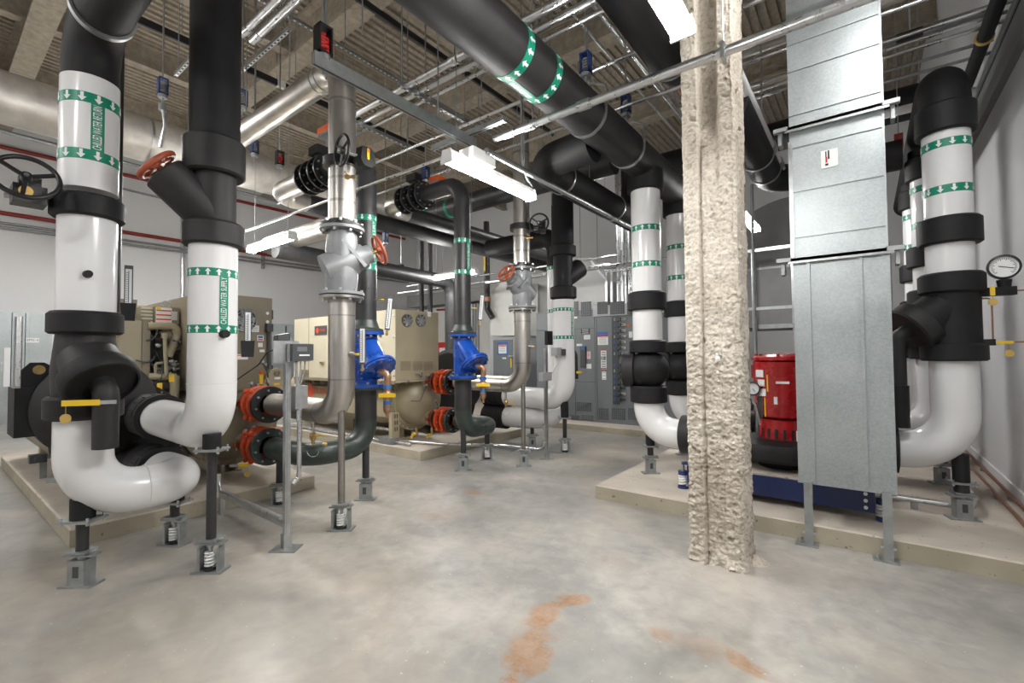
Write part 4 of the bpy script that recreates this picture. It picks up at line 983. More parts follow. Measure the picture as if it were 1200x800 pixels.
# ---- middle chiller
t = thing('chiller', 'middle tan water chiller with a big box on top and domed end', 'chiller', (-7.3, 5.6, .145))
yb0 = 4.30; ybc = onX(463, 362, -5.5).y; xe = -5.5
c0 = onX(463, 362, xe); c1 = onX(513, 366, xe); zb = onX(463, 447, xe).z
x_far = onY(345, 372, c0.y).x
bxp = MB().bx(x_far, xe, c0.y, c1.y, zb-.02, c0.z).build('starter_box', 'beige_light', t)
ep = MB().bx(xe-.002, xe+.012, c0.y, c1.y, zb, c0.z).build('end_panel', 'beige_paint', bxp)
for x in (477, 493): round_fan(ep, onX(x, 375.5, xe+.013), X1, .098)
for x in (475.5, 489.5, 502): louvre(ep, onX(x, 428.5, xe+.012), Y1, Z1, .19, .14, 9)
MB().obox(onX(503, 368, xe+.014), Y1, Z1, X1, .035, .04, .002).build('sticker', 'print_white', ep)
q = onY(362, 390, c0.y); MB().bx(q.x-.005, q.x+.005, c0.y-.004, c0.y, zb-.0, c0.z).build('panel_joint', 'beige_dark', bxp)
MB().bx(x_far, xe, c0.y-.012, c0.y, zb-.04, zb+.01).build('bottom_flange', 'beige_dark', bxp)
for y in (370, 395, 420, 440):
    q = onX(463, y, xe); MB().sphere((xe-.03, c0.y-.004, q.z), .014, 8, 6).build('screw', 'zinc', bxp)
logo(bxp, onY(376, 387, c0.y-.004), -X1*-1, Z1, .11, True)
louvre(bxp, onY(357, 438, c0.y-.004), X1, Z1, .28, .16, 8)
MB().obox(onY(377, 425, c0.y-.02), X1, Z1, Y1, .05, .02, .015).build('door_latch', 'brass', bxp)
MB().cyl((-9.2, 5.06, .80), (-5.95, 5.06, .80), .46, None, 40).build('condenser_shell', 'beige_paint', t)
MB().cyl((-9.2, 6.12, .62), (-5.95, 6.12, .62), .46, None, 40).build('evaporator_shell', 'black_foam', t)
ev = MB().bx(-8.9, -5.95, 4.52, 4.56, .55, zb-.16).build('side_plate', 'beige_paint', t)
logo(ev, onY(372, 458, 4.515), X1, Z1, .23)
MB().bx(-8.9, -6.0, 4.58, 5.2, zb-.14, zb-.02).build('oil_tray', 'beige_dark', t)
r_ = MB()
for k in range(9): r_.cyl((-8.6+k*.3, 4.60, zb-.08), (-8.6+k*.3, 4.46, zb-.08), .035, None, 10)
r_.build('pipe_fitting', 'beige_dark', t, stuff=True)
waterbox(t, 5.06, .80, .44, -5.93, (1.09, .51), XN-.48)
skid(t, -9.2, -6.1, (5.06, 6.12), .42)
sensors(t, [onX(x, y, -5.45) for x, y in ((488, 438), (500, 440), (478, 446), (508, 470), (512, 478), (497, 452))], 5)
for x in (488, 506):
    q = onX(x, 508, -5.35); v = MB().cyl(q+Z1*.10, q-Z1*.02, .02, None, 10).build('drain_nipple', 'brass', t)
    MB().obox(q-X1*0+V((.02, -.06, 0)), V((.3, -.95, 0)), Z1, V((.95, .3, 0)), .075, .014, .006).cyl(q+V((.03, -.12, -.03)), q+V((.034, -.12, -.03)), .022, None, 12).build('drain_lever', 'yellow', v, 'yellow lever')
lg = MB().bx(-5.86, -5.78, 4.50, 4.64, .145, .62).build('stand_leg', 'beige_paint', t)
for zz in (.34, .44, .54): MB().bx(-5.781, -5.777, 4.545, 4.565, zz, zz+.06).bx(-5.781, -5.777, 4.585, 4.605, zz, zz+.06).build('slot', 'vent_dark', lg)
MB().cyl((-5.782, 4.57, .22), (-5.776, 4.57, .22), .025, None, 14).build('foot_hole', 'vent_dark', lg)
# black insulated pipe end behind the middle chiller
t2 = t
MB().lathe((-6.4, 6.3, 1.0), Y1, [(.55, 0), (.62, .04), (.62, .3), (.5, .36)], 36).build('bend_shell', 'black_foam', t2)
MB().bx(-6.6, -6.2, 6.32, 6.6, .145, 1.0).build('support_block', 'black_foam', t2)
MB().tube([(-5.9, 6.36, .95), (-5.7, 6.36, 1.1), (-5.5, 6.30, 1.0)], .05, 12, .1).build('hose', 'device_dark', t2)
# left end of the left chiller: black lagged box behind the first pipe
t3 = ch
q0, q1 = onX(17, 455, -5.35), onX(52, 510, -5.35)
MB().bx(-5.75, -5.35, q0.y, q1.y+.1, q1.z, q0.z).build('box_cover', 'black_foam', t3)
MB().lathe((-5.55, q1.y+.33, (q0.z+q1.z)/2), X1, [(.40, 0), (.43, .02), (.43, .22), (.40, .25), (.2, .42), (.05, .45)], 36).build('lagged_dome', 'black_foam_grey', t3)
q = onX(45, 436, -5.4)
MB().prism([(-.10, -.30), (.18, -.30), (.10, .06), (.03, .11), (-.05, .11), (-.10, .05)], q+V((0, 0, -.03)), Y1, Z1, X1, .03).build('lifting_lug', 'black_foam', t3)
MB().cyl(q+X1*.03+V((0, .0, .02)), q+X1*.036+V((0, 0, .02)), .038, None, 18).build('eye_plate', 'brass', t3, 'brass coloured eye plate')
q = fl(52, 537, .145)
MB().bx(q.x-.07, q.x+.07, q.y-.05, q.y+.05, .145, q1.z+.03).build('support_leg', 'beige_paint', t3)
t4 = thing('drain_motor', 'small black actuator on grey bracket standing on left pad corner', 'actuator', (onX(50, 555, -5.25)))
q = fl(50, 560, .145); 
MB().obox(q+Z1*.12, X1, Y1, Z1, .03, .03, .12).build('bracket', 'zinc_dull', t4); MB().obox(q+Z1*.24+V((.05, -.05, 0)), X1, Y1, Z1, .06, .07, .045).cyl(q+V((.11, -.05, .24)), q+V((.15, -.05, .24)), .035, None, 12).build('actuator_body', 'device_dark', t4)
q = fl(66, 565, .145); MB().obox(q+Z1*.03, V((.8, .6, 0)), V((-.6, .8, 0)), Z1, .08, .035, .03).solo('steel_shim', 'zinc_dull', 'small galvanized block lying on the left pad', 'bracket')
# ================================================================== right group: pumps, risers, duct
def discharge(X, Y, n, lab, stand):
    r = .165; z = lambda y: zr(y, -1.99, 5.16, r); zc = lambda y: zr(y, -1.99, 5.16, .20)
    t = thing('chilled_water_pipe', lab, 'pipe', (X, Y, .14))
    MB().cyl((X, Y, zc(400)), (X, Y, zc(215)), r, None, 36).build('white_jacket', 'white_pvc', t)
    pipe_label(t, X, Y, r, z(308), z(265), .062, None, up=True)
    collar(t, X, Y, .205, zc(218), zc(192)); MB().cyl((X, Y, zc(200)), (X, Y, 3.62), r+.01, None, 32).build('black_jacket', 'black_foam', t)
    collar(t, X, Y, .212, zc(362), zc(340)); collar(t, X, Y, .207, zc(413), zc(398))
    zm = (zc(413)+zc(454))/2
    MB().sphere((X, Y, zm), .235, 32, 20, (1, 1, .92)).build('check_valve_cover', 'black_foam', t)
    d = V((-.86, -.22, 0)).normalized()
    MB().lathe(V((X, Y, zm))+d*.13, d, [(.16, 0), (.20, .02), (.205, .14), (.18, .15), (.0, .152)], 36).build('round_side_cap', 'black_foam_grey', t)
    q = V((X, Y, zm-.12))+TOCAM(X, Y)*.17+V((-.09, 0, 0)); MB().sphere(q, .035, 12, 8).build('insulated_knob', 'black_foam', t)
    collar(t, X, Y, .205, zc(473), zc(453))
    ze = .62
    MB().tube([(X, Y, zc(468)), (X, Y, ze), (-1.28, Y, ze-.02)], r, 36, .30, 12).build('white_elbow', 'white_pvc', t)
    MB().lathe((-1.62, Y, ze), X1, [(.17, 0), (.205, .01), (.21, .3), (.18, .32)], 32).build('insulation_collar', 'black_foam_grey', t)
    MB().obox((-1.47, Y-.21, ze-.06), X1, Y1, Z1, .05, .012, .05).build('name_patch', 'black_foam', t)
    spring_foot(X+.01, Y, .14, ze-.02, stand, .034, (.14+.30, .05), True, rot=.65, sc=.9)
discharge(-1.99, 5.16, 0, 'white pump discharge pipe with black ball shaped valve cover, left of the tan column', 'pipe stand on the right pad corner under the nearest white discharge elbow')
discharge(-1.99, 6.36, 1, 'white pump discharge pipe partly hidden behind the tan column', 'pipe stand behind the nearest discharge elbow, on the right pad')
discharge(-1.99, 7.56, 2, 'farthest white pump discharge pipe, behind the tan column', 'pipe stand of the farthest discharge elbow, hidden behind the column')

def suction(X, Y, k, lab, stand):
    r = .155; z = lambda y: zr(y, .57, 5.22, r); zc = lambda y: zr(y, .57, 5.22, .20)
    t = thing('chilled_water_pipe', lab, 'pipe', (X, Y, .14))
    ze = zc(118)+.30
    MB().tube([(X, Y, zc(130)), (X, Y, ze), (X, Y+.6, ze)] if k == 0 else [(X, Y, zc(130)), (X, Y, ze-r-.02)], r+.012, 36, .27, 12).build('black_elbow', 'black_foam', t)
    if k == 0: MB().cyl((X, Y+.6, ze), (X, 9.5, ze), r+.012, None, 32).solo('suction_header', 'black_foam', 'black insulated header along the right wall above the white suction pipes', 'pipe', loc=(X, Y+.6, ze-r))
    collar(t, X, Y, .195, zc(147), zc(112))
    MB().cyl((X, Y, zc(330)), (X, Y, zc(140)), r, None, 36).build('white_jacket', 'white_pvc', t)
    pipe_label(t, X, Y, r, z(219), z(164), .066, 'CHILLED WATER RETURN' if k else None, up=False, daz=1.2)
    collar(t, X, Y, .205, zc(282), zc(250)); collar(t, X, Y, .21, zc(341), zc(317))
    MB().cyl((X, Y, zc(408)), (X, Y, zc(335)), .178, None, 36).build('strainer_body', 'black_foam', t)
    bd = V((-.70, -.28, -.56)).normalized(); b0 = V((X, Y, zc(352)))
    MB().lathe(b0, bd, [(.15, 0), (.158, .05), (.16, .26)], 32, False).build('strainer_branch', 'black_foam', t)
    MB().lathe(b0+bd*.25, bd, [(.15, 0), (.20, .008), (.205, .02), (.205, .115), (.19, .13), (0, .132)], 36, False).build('strainer_cap', 'black_foam_grey', t)
    e = b0+bd*.40; MB().tube([e-bd*.03, e+bd*.08, e+bd*.08-Z1*.40], .058, 20, .06).build('blowdown_leg', 'black_foam_grey', t)
    MB().cyl(e+bd*.08-Z1*.40, e+bd*.08-Z1*.75, .07, None, 18).build('flush_cover', 'black_foam', t)
    collar(t, X, Y, .21, zc(423), zc(402))
    zb = .665
    MB().tube([(X, Y, zc(415)), (X, Y, zb), (-.04, Y, zb)], r, 36, .33, 14).build('white_elbow', 'white_pvc', t)
    MB().lathe((-.06, Y, zb), X1, [(.17, 0), (.205, .01), (.21, .26), (.16, .27)], 32).build('insulation_collar', 'black_foam', t)
    spring_foot(X+.02, Y+.0, .14, zb-.0, stand, .05, (.14+.285, .055), True, rot=.3, sc=.95)
    return t
suction(.57, 5.22, 0, 'nearest white pump suction pipe at the far right by the wall', 'pipe stand under the nearest white suction elbow at far right')
suction(.57, 6.48, 1, 'second white suction pipe from the right, behind the nearest', 'second pipe stand by the right wall, under the second suction elbow')
suction(.57, 7.74, 2, 'third white suction pipe from the right, beside the tall duct', 'third pipe stand by the right wall, farthest suction elbow')
# round dial gauge with copper sensing lines
G = onY(1176, 313, 5.22); gk = .84; t = thing('pressure_gauge', 'large round pressure gauge at far right beside the black collar', 'gauge', G)
n = TOCAM(G.x, G.y); n = (n+V((.12, .1, .06))).normalized(); s = Z1.cross(n).normalized()
MB().lathe(G-n*.02, n, [(.105*gk, 0), (.115*gk, .01), (.115*gk, .045), (.100*gk, .05), (.098*gk, .035)], 36, False).lathe(G-n*.02, n, [(0, .0), (.105*gk, .0)], 36, False).build('case', 'black_iron', t)
MB().cyl(G+n*.008, G+n*.010, .099*gk, None, 36).build('dial', 'print_white', t)
mk = MB()
for k in range(28):
    a = math.radians(225-270*k/27); d = s*math.cos(a)+n.cross(s)*math.sin(a); mk.bar(G+n*.0115+d*(.060 if k % 3 else .052), G+n*.0115+d*.072, .0035, .001, n)
mk.build('dial_marks', 'print_black', t, stuff=True)
d = (s*.9-n.cross(s)*.25).normalized(); MB().bar(G+n*.013-d*.03, G+n*.013+d*.055, .006, .002, n).build('needle', 'print_black', t)
b0 = V((.57+.18, 5.20, G.z-.19)); mB = G-Z1*.19
MB().cyl(G-Z1*.10, G-Z1*.19, .045, .035, 14).bar(b0+V((-.02, 0, .0)), mB+V((.06, 0, 0)), .07, .065).build('insulated_manifold', 'black_foam', t)
c1 = mB+V((.06, 0, 0)); zlow = zr(400, .88, 5.22)
q = onY(1160, 401, 5.20)
MB().tube([c1, c1+V((.075, .0, 0)), V((c1.x+.085, 5.20, q.z)), V((c1.x-.02, 5.2, q.z))], .006, 8, .03).tube([V((.745, 5.2, zr(349, .8, 5.2))), V((.80, 5.2, zr(349, .8, 5.2))), V((.80, 5.2, q.z+.02))], .006, 8, .03).build('copper_line', 'copper', t, 'copper sensing lines')
MB().bar(q+V((-.14, 0, 0)), q+V((.03, 0, 0)), .05, .05).build('lower_tapping', 'black_foam', t)
for p_, dd in ((onY(1163, 341, 5.14), 0), (onY(1178, 401, 5.14), 1)):
    if dd: MB().obox(p_, X1, Z1, Y1, .045, .012, .008).build('valve_lever', 'yellow', t, 'yellow lever')
    else: MB().obox(p_, X1, Z1, Y1, .014, .035, .008).build('valve_lever', 'yellow', t, 'yellow lever')
    k = p_+V((.02 if dd else 0, 0, -.085)); MB().cyl(k, k+Y1*-.004, .028, None, 16).build('number_tag', 'tag_gold', t); MB().cyl(k+Z1*.02, k+Z1*.08, .002, None, 5).build('chain', 'brass', t)

# copper lines along the wall foot and galvanized conduit on the pad
for x, lab in ((1.015, 'copper pipe on the right pad nearest the wall'), (.92, 'copper pipe on the right pad, second from the wall')):
    t = thing('copper_pipe', lab, 'pipe', (x, 6.5, .14))
    MB().cyl((x, 4.39, .185), (x, 8.6, .185), .016, None, 12).build('tube', 'copper', t)
    for y in (4.8, 6.1, 7.4): MB().bx(x-.02, x+.02, y-.02, y+.02, .14, .17).build('standoff', 'zinc_dull', t)
t = thing('floor_conduit', 'grey conduit on the right pad bending round the nearest suction stand', 'conduit', (.3, 5.45, .14))
MB().tube([(-.5, 5.32, .215), (.66, 5.32, .215), (.72, 5.62, .215), (.72, 6.3, .215)], .024, 12, .09).build('tube', 'emt', t)
for x in (-.3, .3): MB().bx(x-.025, x+.025, 5.29, 5.35, .14, .20).build('strap', 'zinc_dull', t)

# pumps: blue base on springs, black volute, red motor
def pump(Y, lab, first):
    t = thing('pump', lab, 'pump', (-.7, Y, .14)); yf = Y-.46
    bm = MB().bx(-1.44, .03, yf, yf+.10, .205, .385).build('base_beam', 'base_blue', t)
    b = MB()
    for zz in (.245, .30, .355): b.cyl((-.03, yf, zz), (-.03, yf-.012, zz), .014, None, 12)
    b.build('beam_bolt', 'print_white', bm)
    MB().bx(-1.44, .03, Y+.40, Y+.50, .205, .385).build('base_beam', 'base_blue', t)
    MB().bx(-1.40, -.02, yf+.02, Y+.48, .36, .40).build('base_slab', 'pad_concrete', t)
    for x in (.08, -1.50):
        for y in (yf+.06, Y+.45):
            s = thing('spring_mount', 'blue spring mount at %s end of the %s pump base, %s' % ('right' if x > 0 else 'left', first, 'front' if y < Y else 'rear'), 'spring', (x, y, .14)) if False else None
            sm = MB().cyl((x, y, .14), (x, y, .165), .05, None, 18).cyl((x, y, .275), (x, y, .315), .046, None, 18).build('spring_mount', 'spring_blue', t)
            cs = [V((x+.036*math.cos(a), y+.036*math.sin(a), .17+.105*a/(2*PI*4))) for a in [2*PI*4*i/48 for i in range(49)]]
            MB().tube(cs, .010, 6).build('spring', 'print_white', sm); MB().cyl((x, y, .31), (x, y, .40), .018, None, 10).build('mount_bolt', 'zinc', sm)
            MB().bx(min(x, -1.44 if x < 0 else .02), max(x, -1.40 if x < 0 else .03), y-.04, y+.04, .385, .40).build('mount_bracket', 'spring_blue', sm)
    mx, my = -.66, Y+.02
    MB().lathe((mx-.02, my, .40), Z1, [(.20, 0), (.22, .03), (.22, .08), (.40, .085), (.44, .12), (.45, .20), (.42, .25), (.25, .275)], 40).build('volute_cover', 'black_foam', t)
    MB().cyl((mx, my, .65), (mx, my, .86), .205, None, 32).build('motor_bracket', 'motor_red', t)
    for k in range(7 if first == 'first' else 0): a = -2.4+k*.34; MB().obox((mx+.206*math.cos(a), my+.206*math.sin(a), .73), (-math.sin(a), math.cos(a), 0), (math.cos(a), math.sin(a), 0), Z1, .012, .002, .045).build('bracket_slot', 'print_black', t)
    MB().lathe((mx, my, .86), Z1, [(.17, 0), (.235, .03), (.245, .05), (.245, .50), (.25, .51), (.25, .55), (.22, .565)], 36).build('motor_body', 'motor_red', t)
    c = MB().lathe((mx, my, 1.425), Z1, [(.255, 0), (.262, .005), (.262, .03), (.24, .045), (.05, .07)], 36).build('motor_cap', 'motor_red', t)
    b = MB()
    for k in range(8): a = k*PI/4; b.cyl((mx+.22*math.cos(a), my+.22*math.sin(a), 1.455), (mx+.22*math.cos(a), my+.22*math.sin(a), 1.49), .016, None, 8)
    b.build('cap_bolt', 'motor_red', c)
    A = az_to_cam(mx, my)
    def plate(da, zz, w, h, m, n, R=.2465):
        a = A+da; d = V((math.cos(a), math.sin(a), 0)); return MB().obox(V((mx, my, zz))+d*R, Z1.cross(d), Z1, d, w/2, h/2, .002).build(n, m, t)
    plate(-.85, 1.30, .10, .07, 'print_white', 'data_plate'); plate(-.78, 1.21, .085, .065, 'print_white', 'data_plate'); plate(-.72, 1.12, .075, .07, 'print_white', 'data_plate')
    plate(-.50, 1.21, .012, .16, 'yellow', 'yellow_strip'); plate(-.22, 1.05, .03, .07, 'print_white', 'sticker'); plate(-.85, .98, .07, .20, 'device_dark', 'vent_label'); plate(-.62, .98, .012, .18, 'yellow', 'yellow_strip')
    plate(.02, 1.22, .11, .022, 'print_white', 'sticker')
    a = A+.75; d = V((math.cos(a), math.sin(a), 0)); MB().obox(V((mx, my, .72))+d*.22, Z1.cross(d), Z1, d, .05, .05, .01).build('hanging_label', 'print_white', t)
    for k in (0, 1):
        MB().cyl((mx-.42, my, .665), (-1.28, my, .61), .12, .16, 24).build('discharge_nozzle', 'black_foam', t) if k == 0 else MB().cyl((mx+.40, my, .60), (-.04, my, .66), .12, .15, 24).build('suction_nozzle', 'black_foam', t)
for Y, lab, f in ((5.18, 'nearest red motor pump on a dark blue base behind the tall duct', 'first'), (6.42, 'second red motor pump, behind the nearest one', 'second'), (7.66, 'third red motor pump, farthest on the right pad', 'third')): pump(Y, lab, f)

# vertical galvanized duct on legs
dx0, dx1, dy0, dy1 = -.452, .150, 4.335, 4.70
t = thing('sheet_metal_duct', 'tall galvanized rectangular duct with seams standing on two steel legs', 'duct', (-.15, 4.5, 0))
zt = onY(985, 299, dy0).z; zb = .485
MB().bx(dx0, dx1-.012, dy0, dy1, zb, zt-.02).build('duct_section', 'galvanized', t)
MB().bx(dx0-.004, dx1-.012, dy0+.012, dy1, zt+.02, 6.9).build('duct_section', 'galvanized', t)
MB().bx(dx1-.014, dx1+.006, dy0-.006, dy0+.004, zb-.02, zt-.03).build('edge_seam', 'galvanized', t)
MB().bx(dx1-.014, dx1+.0, dy0+.002, dy0+.014, zt+.03, 6.9).build('edge_seam', 'galvanized', t)
for x in (951, 1012.5): q = onY(x, 440, dy0); MB().bx(q.x-.010, q.x+.010, dy0-.020, dy0+.004, zb-.008, zt-.03).build('standing_seam', 'galvanized', t)
MB().bx(dx0-.004, dx1+.004, dy0-.004, dy1+.004, zb-.02, zb).build('bottom_flange', 'galvanized', t)
for y in (14, 49, 106, 148, 205, 264):
    q = onY(1034, y, dy0+.012); MB().bx(dx0-.004, dx1-.014, dy0+.002, dy0+.014, q.z-.007, q.z+.007).build('cross_seam', 'galvanized', t)
q = onY(932, 250, dy0); MB().bx(dx0-.012, dx0+.016, dy0-.004, dy0+.012, zt+.02, onY(932, 165, dy0).z).build('corner_angle', 'zinc', t)
for zz, n in ((zt, 1), (onY(985, 137, dy0).z, 2)):
    o = MB().bx(dx0-.03, dx1+.03, dy0-.035, dy0-.005, zz-.012, zz+.012).bx(dx0-.03, dx1+.03, dy0-.035, dy0-.030, zz-.03, zz+.012).build('support_bar', 'zinc', t)
    for x, sg in ((dx0-.05, -1), (dx1+.03, 1)):
        MB().obox((x+.01*sg, dy0-.02, zz+.004), X1, Y1, Z1, .05, .02, .016).build('bar_end', 'zinc_dull', o)
        MB().obox((x+.02*sg, dy0+.05, zz-.05), X1, Y1, Z1, .012, .05, .06).build('bar_bracket', 'zinc_dull', o)
for x in (948, 1040):
    q = onY(x, 600, 4.315)
    l = MB().bx(q.x-.028, q.x+.028, 4.285, 4.330, .008, zb-.0).build('leg', 'zinc_dull', t)
    MB().bx(q.x-.09, q.x+.06, 4.24, 4.36, 0, .008).build('foot_plate', 'zinc_dull', l); MB().cyl((q.x-.045, 4.30, .09), (q.x+.045, 4.30, .09), .010, None, 8).cyl((q.x-.06, 4.29, .008), (q.x-.06, 4.29, .05), .009, None, 8).build('anchor_bolt', 'zinc', l)
q = onY(972, 185.5, dy0+.008); s_ = MB().prism([(-.055, -.07), (.045, -.07), (.055, -.06), (.055, .07), (-.055, .07)], q, X1, Z1, -Y1, .002).build('sticker', 'print_white', t, 'white sticker with black and red marks')
w = MB().obox(q+V((-.022, -.0035, .02)), X1, Z1, Y1, .004, .04, .0006).obox(q+V((-.005, -.0035, .03)), X1, Z1, Y1, .005, .034, .0006).obox(q+V((-.018, -.0035, -.045)), X1, Z1, Y1, .010, .008, .0006).build('black_print', 'print_black', s_); MB().obox(q+V((-.020, -.004, -.008)), X1, Z1, Y1, .006, .022, .0006).build('red_print', 'print_red', s_)
# dark duct and strut frame behind the pump
t = thing('insulated_duct', 'dark grey rounded duct between the column and the tall galvanized duct', 'duct', (-.9, 9.6, .12))
pr = [(-2.2, 1.95), (.35, 1.95), (.35, 3.0)]+[(.35-1.275+1.275*math.cos(a), 3.0+1.2*math.sin(a)) for a in [PI*i/20 for i in range(1, 20)]]+[(-2.2, 3.0)]
MB().prism(pr, (0, 9.2, 0), X1, Z1, Y1, 1.6).build('duct_body', 'trim_grey', t)
MB().bx(-2.2, .35, 9.19, 9.20, 2.98, 3.02).build('duct_seam', 'hood_grey', t)
t = thing('strut_rack', 'galvanized strut frame behind the red motor, right of the tan column', 'strut frame', (-1.1, 8.6, .14))
for x in (885, 932): q = onY(x, 400, 8.6); MB().bx(q.x-.03, q.x+.03, 8.57, 8.63, .14, onY(x, 292, 8.6).z).build('post', 'zinc', t)
for y in (296, 363): qa, qb = onY(870, y, 8.6), onY(940, y, 8.6); MB().bx(qa.x, qb.x, 8.54, 8.575, qa.z-.025, qa.z+.025).build('cross_strut', 'zinc', t)
qa, qb = onY(890, 383, 8.6), onY(945, 383, 8.6); MB().bx(qa.x, qb.x, 8.535, 8.60, qa.z-.035, qa.z+.035).build('cross_strut', 'zinc_dull', t)
q = onY(885, 435, 8.4)
q = onY(886, 435, 6.0); t = thing('red_box', 'small red switch box with white label, left of the red motor', 'switch box', q)
MB().obox(q, X1, Y1, Z1, .045, .035, .075).build('box', 'motor_red', t); MB().obox(q+V((-.005, -.037, 0)), X1, Y1, Z1, .012, .002, .045).build('label', 'print_white', t); MB().cyl(q-Z1*.075, q-Z1*.9, .016, None, 10).cyl(q+Z1*.075, q+Z1*2.2, .016, None, 10).build('conduit', 'zinc_dull', t)
q = onY(882, 455, 5.0); t = thing('pressure_gauge', 'small black rimmed gauge at right edge of the tan column', 'gauge', q); n = TOCAM(q.x, q.y)
MB().lathe(q, n, [(.0, 0), (.062, 0), (.066, .01), (.066, .035), (.055, .04), (.054, .03)], 28, False).build('case', 'black_iron', t); MB().cyl(q+n*.025, q+n*.027, .055, None, 24).build('dial', 'print_white', t); MB().bar(q+n*.03, q+n*.03+V((.02, 0, -.03)), .006, .002, n).build('needle', 'print_blue', t)
MB().tube([q-Z1*.06, q-Z1*.13, q+V((.02, .0, -.16)), q+V((.06, .0, -.35))], .010, 8, .02).build('gauge_line', 'zinc', t)
# ================================================================== overhead pipes
def spring_hanger(x, y, zb, label, col='spring_blue', ztop=None, parent_rod=True):
    """open steel box with a coil, on a threaded rod from the deck"""
    t = thing('spring_hanger', label, 'pipe hanger', (x, y, zb), 'spring hangers under the deck')
    m = MB(); w, h = .046, .19
    def B(a, b, c, d, e, f): return m.bx(x+a, x+b, y+c, y+d, e, f) if x > -2.4 else m.bx(x+c, x+d, y+a, y+b, e, f)
    B(-w, w, -.04, .04, zb, zb+.014); B(-w, w, -.04, .04, zb+h-.014, zb+h); B(-w, -w+.009, -.04, .04, zb, zb+h); B(w-.009, w, -.04, .04, zb, zb+h)
    m.build('hanger_box', col if col != 'red' else 'black_iron', t)
    cs = [V((x+.030*math.cos(a), y+.030*math.sin(a), zb+.03+.10*a/(2*PI*4))) for a in [2*PI*4*i/40 for i in range(41)]]
    MB().tube(cs, .009, 6).build('spring', 'print_red' if col == 'red' else 'zinc_dull', t)
    MB().cyl((x, y, zb-.04), (x, y, zb-.005), .048, .05, 14).cyl((x, y, zb-.12), (x, y, zb+.03), .010, None, 8).build('swivel_cup', 'zinc', t)
    MB().cyl((x, y, zb+h-.01), (x, y, ZC+.03), .010, None, 8).build('rod', 'zinc', t)
    return t
t = thing('chilled_water_header', 'big black insulated header overhead with green arrow bands, crossing the middle', 'pipe', (-1.99, 3.5, 3.5)); hx, hz, hr = -1.99, 3.70, .193
MB().cyl((hx, YF+.3, hz), (hx, 8.2, hz), hr, None, 40).build('black_jacket', 'black_foam_grey', t)
def hband(t, X, y, Z, r, w=.075):
    b = MB().ring((X, y-w/2, Z), (X, y+w/2, Z), r-.004, r+.003, 40).build('label_band', 'label_green', t, 'green arrow band')
    ar = MB(); n = 15; R = r+.005
    for i in range(n):
        a = 2*PI*i/n; ar.add([(X+R*math.cos(a+p[0]*w*.8/R), y+-p[1]*w*.85, Z+R*math.sin(a+p[0]*w*.8/R)) for p in ARROW], [(0, 1, 2, 6), (5, 6, 2, 3, 4)])
    ar.build('arrows', 'print_white', b, 'white flow arrows', stuff=True)
def hstrip(t, X, y0, y1, Z, r, ang, words, w=.08, flip=1):
    R = r+.003; n = 6
    st = MB(); st.loft([[V((X+R*math.cos(ang+(i/n-.5)*w/R), y, Z+R*math.sin(ang+(i/n-.5)*w/R))) for i in range(n+1)] for y in (y0, y1)], False, False)
    s_ = st.build('label_strip', 'label_green', t, 'green lettered strip'); vs, fs = text_poly(words, 1.0); L = max(v[0] for v in vs)-min(v[0] for v in vs); k = (y1-y0-.12)/L; R2 = r+.006
    MB().add([(X+R2*math.cos(ang-flip*y_*w*.9/R2), (y0+y1)/2+x_*k*flip, Z+R2*math.sin(ang-flip*y_*w*.9/R2)) for x_, y_ in vs], fs).build('lettering', 'print_white', s_, 'white lettering '+words)
y0, y1 = onX(598, 60, hx).y, onX(632, 88, hx).y
hband(t, hx, y0, hz, hr); hband(t, hx, y1, hz, hr); hstrip(t, hx, y0, y1, hz, hr, math.radians(-102), 'CHILLED WATER SUPPLY')
for y in (3.75, 4.65):
    MB().ring((hx, y-.02, hz), (hx, y+.02, hz), hr+.001, hr+.010, 36).build('clevis_band', 'zinc', t)
    q = MB()
    for sg in (-1, 1): q.tube([V((hx+sg*(hr+.006), y, hz)), V((hx+sg*(hr+.006), y, hz+hr+.02)), V((hx+sg*.08, y, hz+hr+.08))], .012, 8, .05)
    q.bar((hx-.085, y, hz+hr+.08), (hx+.085, y, hz+hr+.08), .02, .03).build('clevis_yoke', 'zinc', t)
spring_hanger(hx, 3.75, hz+hr+.20, 'blue grey spring hanger above the big header, first right of the green bands')
spring_hanger(hx, 4.65, hz+hr+.20, 'blue grey spring hanger above the big header, next to the tan column')
def opipe(name, pts, r, m, label, bend=.28, cat='pipe', rings=()):
    t = thing(name, label, cat, pts[0]); MB().tube(pts, r, 28, bend, 9).build('jacket' if 'black' in m else 'tube', m, t)
    for c, d in rings: ring_hanger(t, c, d, r)
    return t
opipe('chilled_water_header', [(-2.12, 4.12, 3.60), (-2.78, 4.12, 3.56), (-2.78, 6.7, 3.56), (-2.78, 6.7, 4.5)], .175, 'black_foam', 'black insulated branch teeing off the big header, then turning to run back', rings=[((-2.78, 4.62, 3.56), Y1), ((-2.78, 6.0, 3.56), Y1)])
opipe('chilled_water_header', [(-1.27, YF+.3, 4.06), (-1.27, 4.25, 4.06), (-1.27, 4.25, 6.9)], .19, 'black_foam', 'black insulated header at top edge behind the nearest LED strip', rings=[((-1.27, 3.95, 4.06), Y1)])
opipe('chilled_water_header', [(-2.9, 7.4, 4.55), (.6, 7.4, 4.55)], .2, 'black_foam', 'black insulated header crossing left to right behind the tan column')
opipe('chilled_water_header', [(-.88, 4.2, 3.62), (-.88, 6.45, 3.62), (.36, 6.45, 3.62)], .16, 'black_foam', 'black insulated bend overhead between the tan column and the galvanized duct', rings=[((-.88, 5.5, 3.62), Y1), ((-.88, 6.0, 3.62), Y1)])
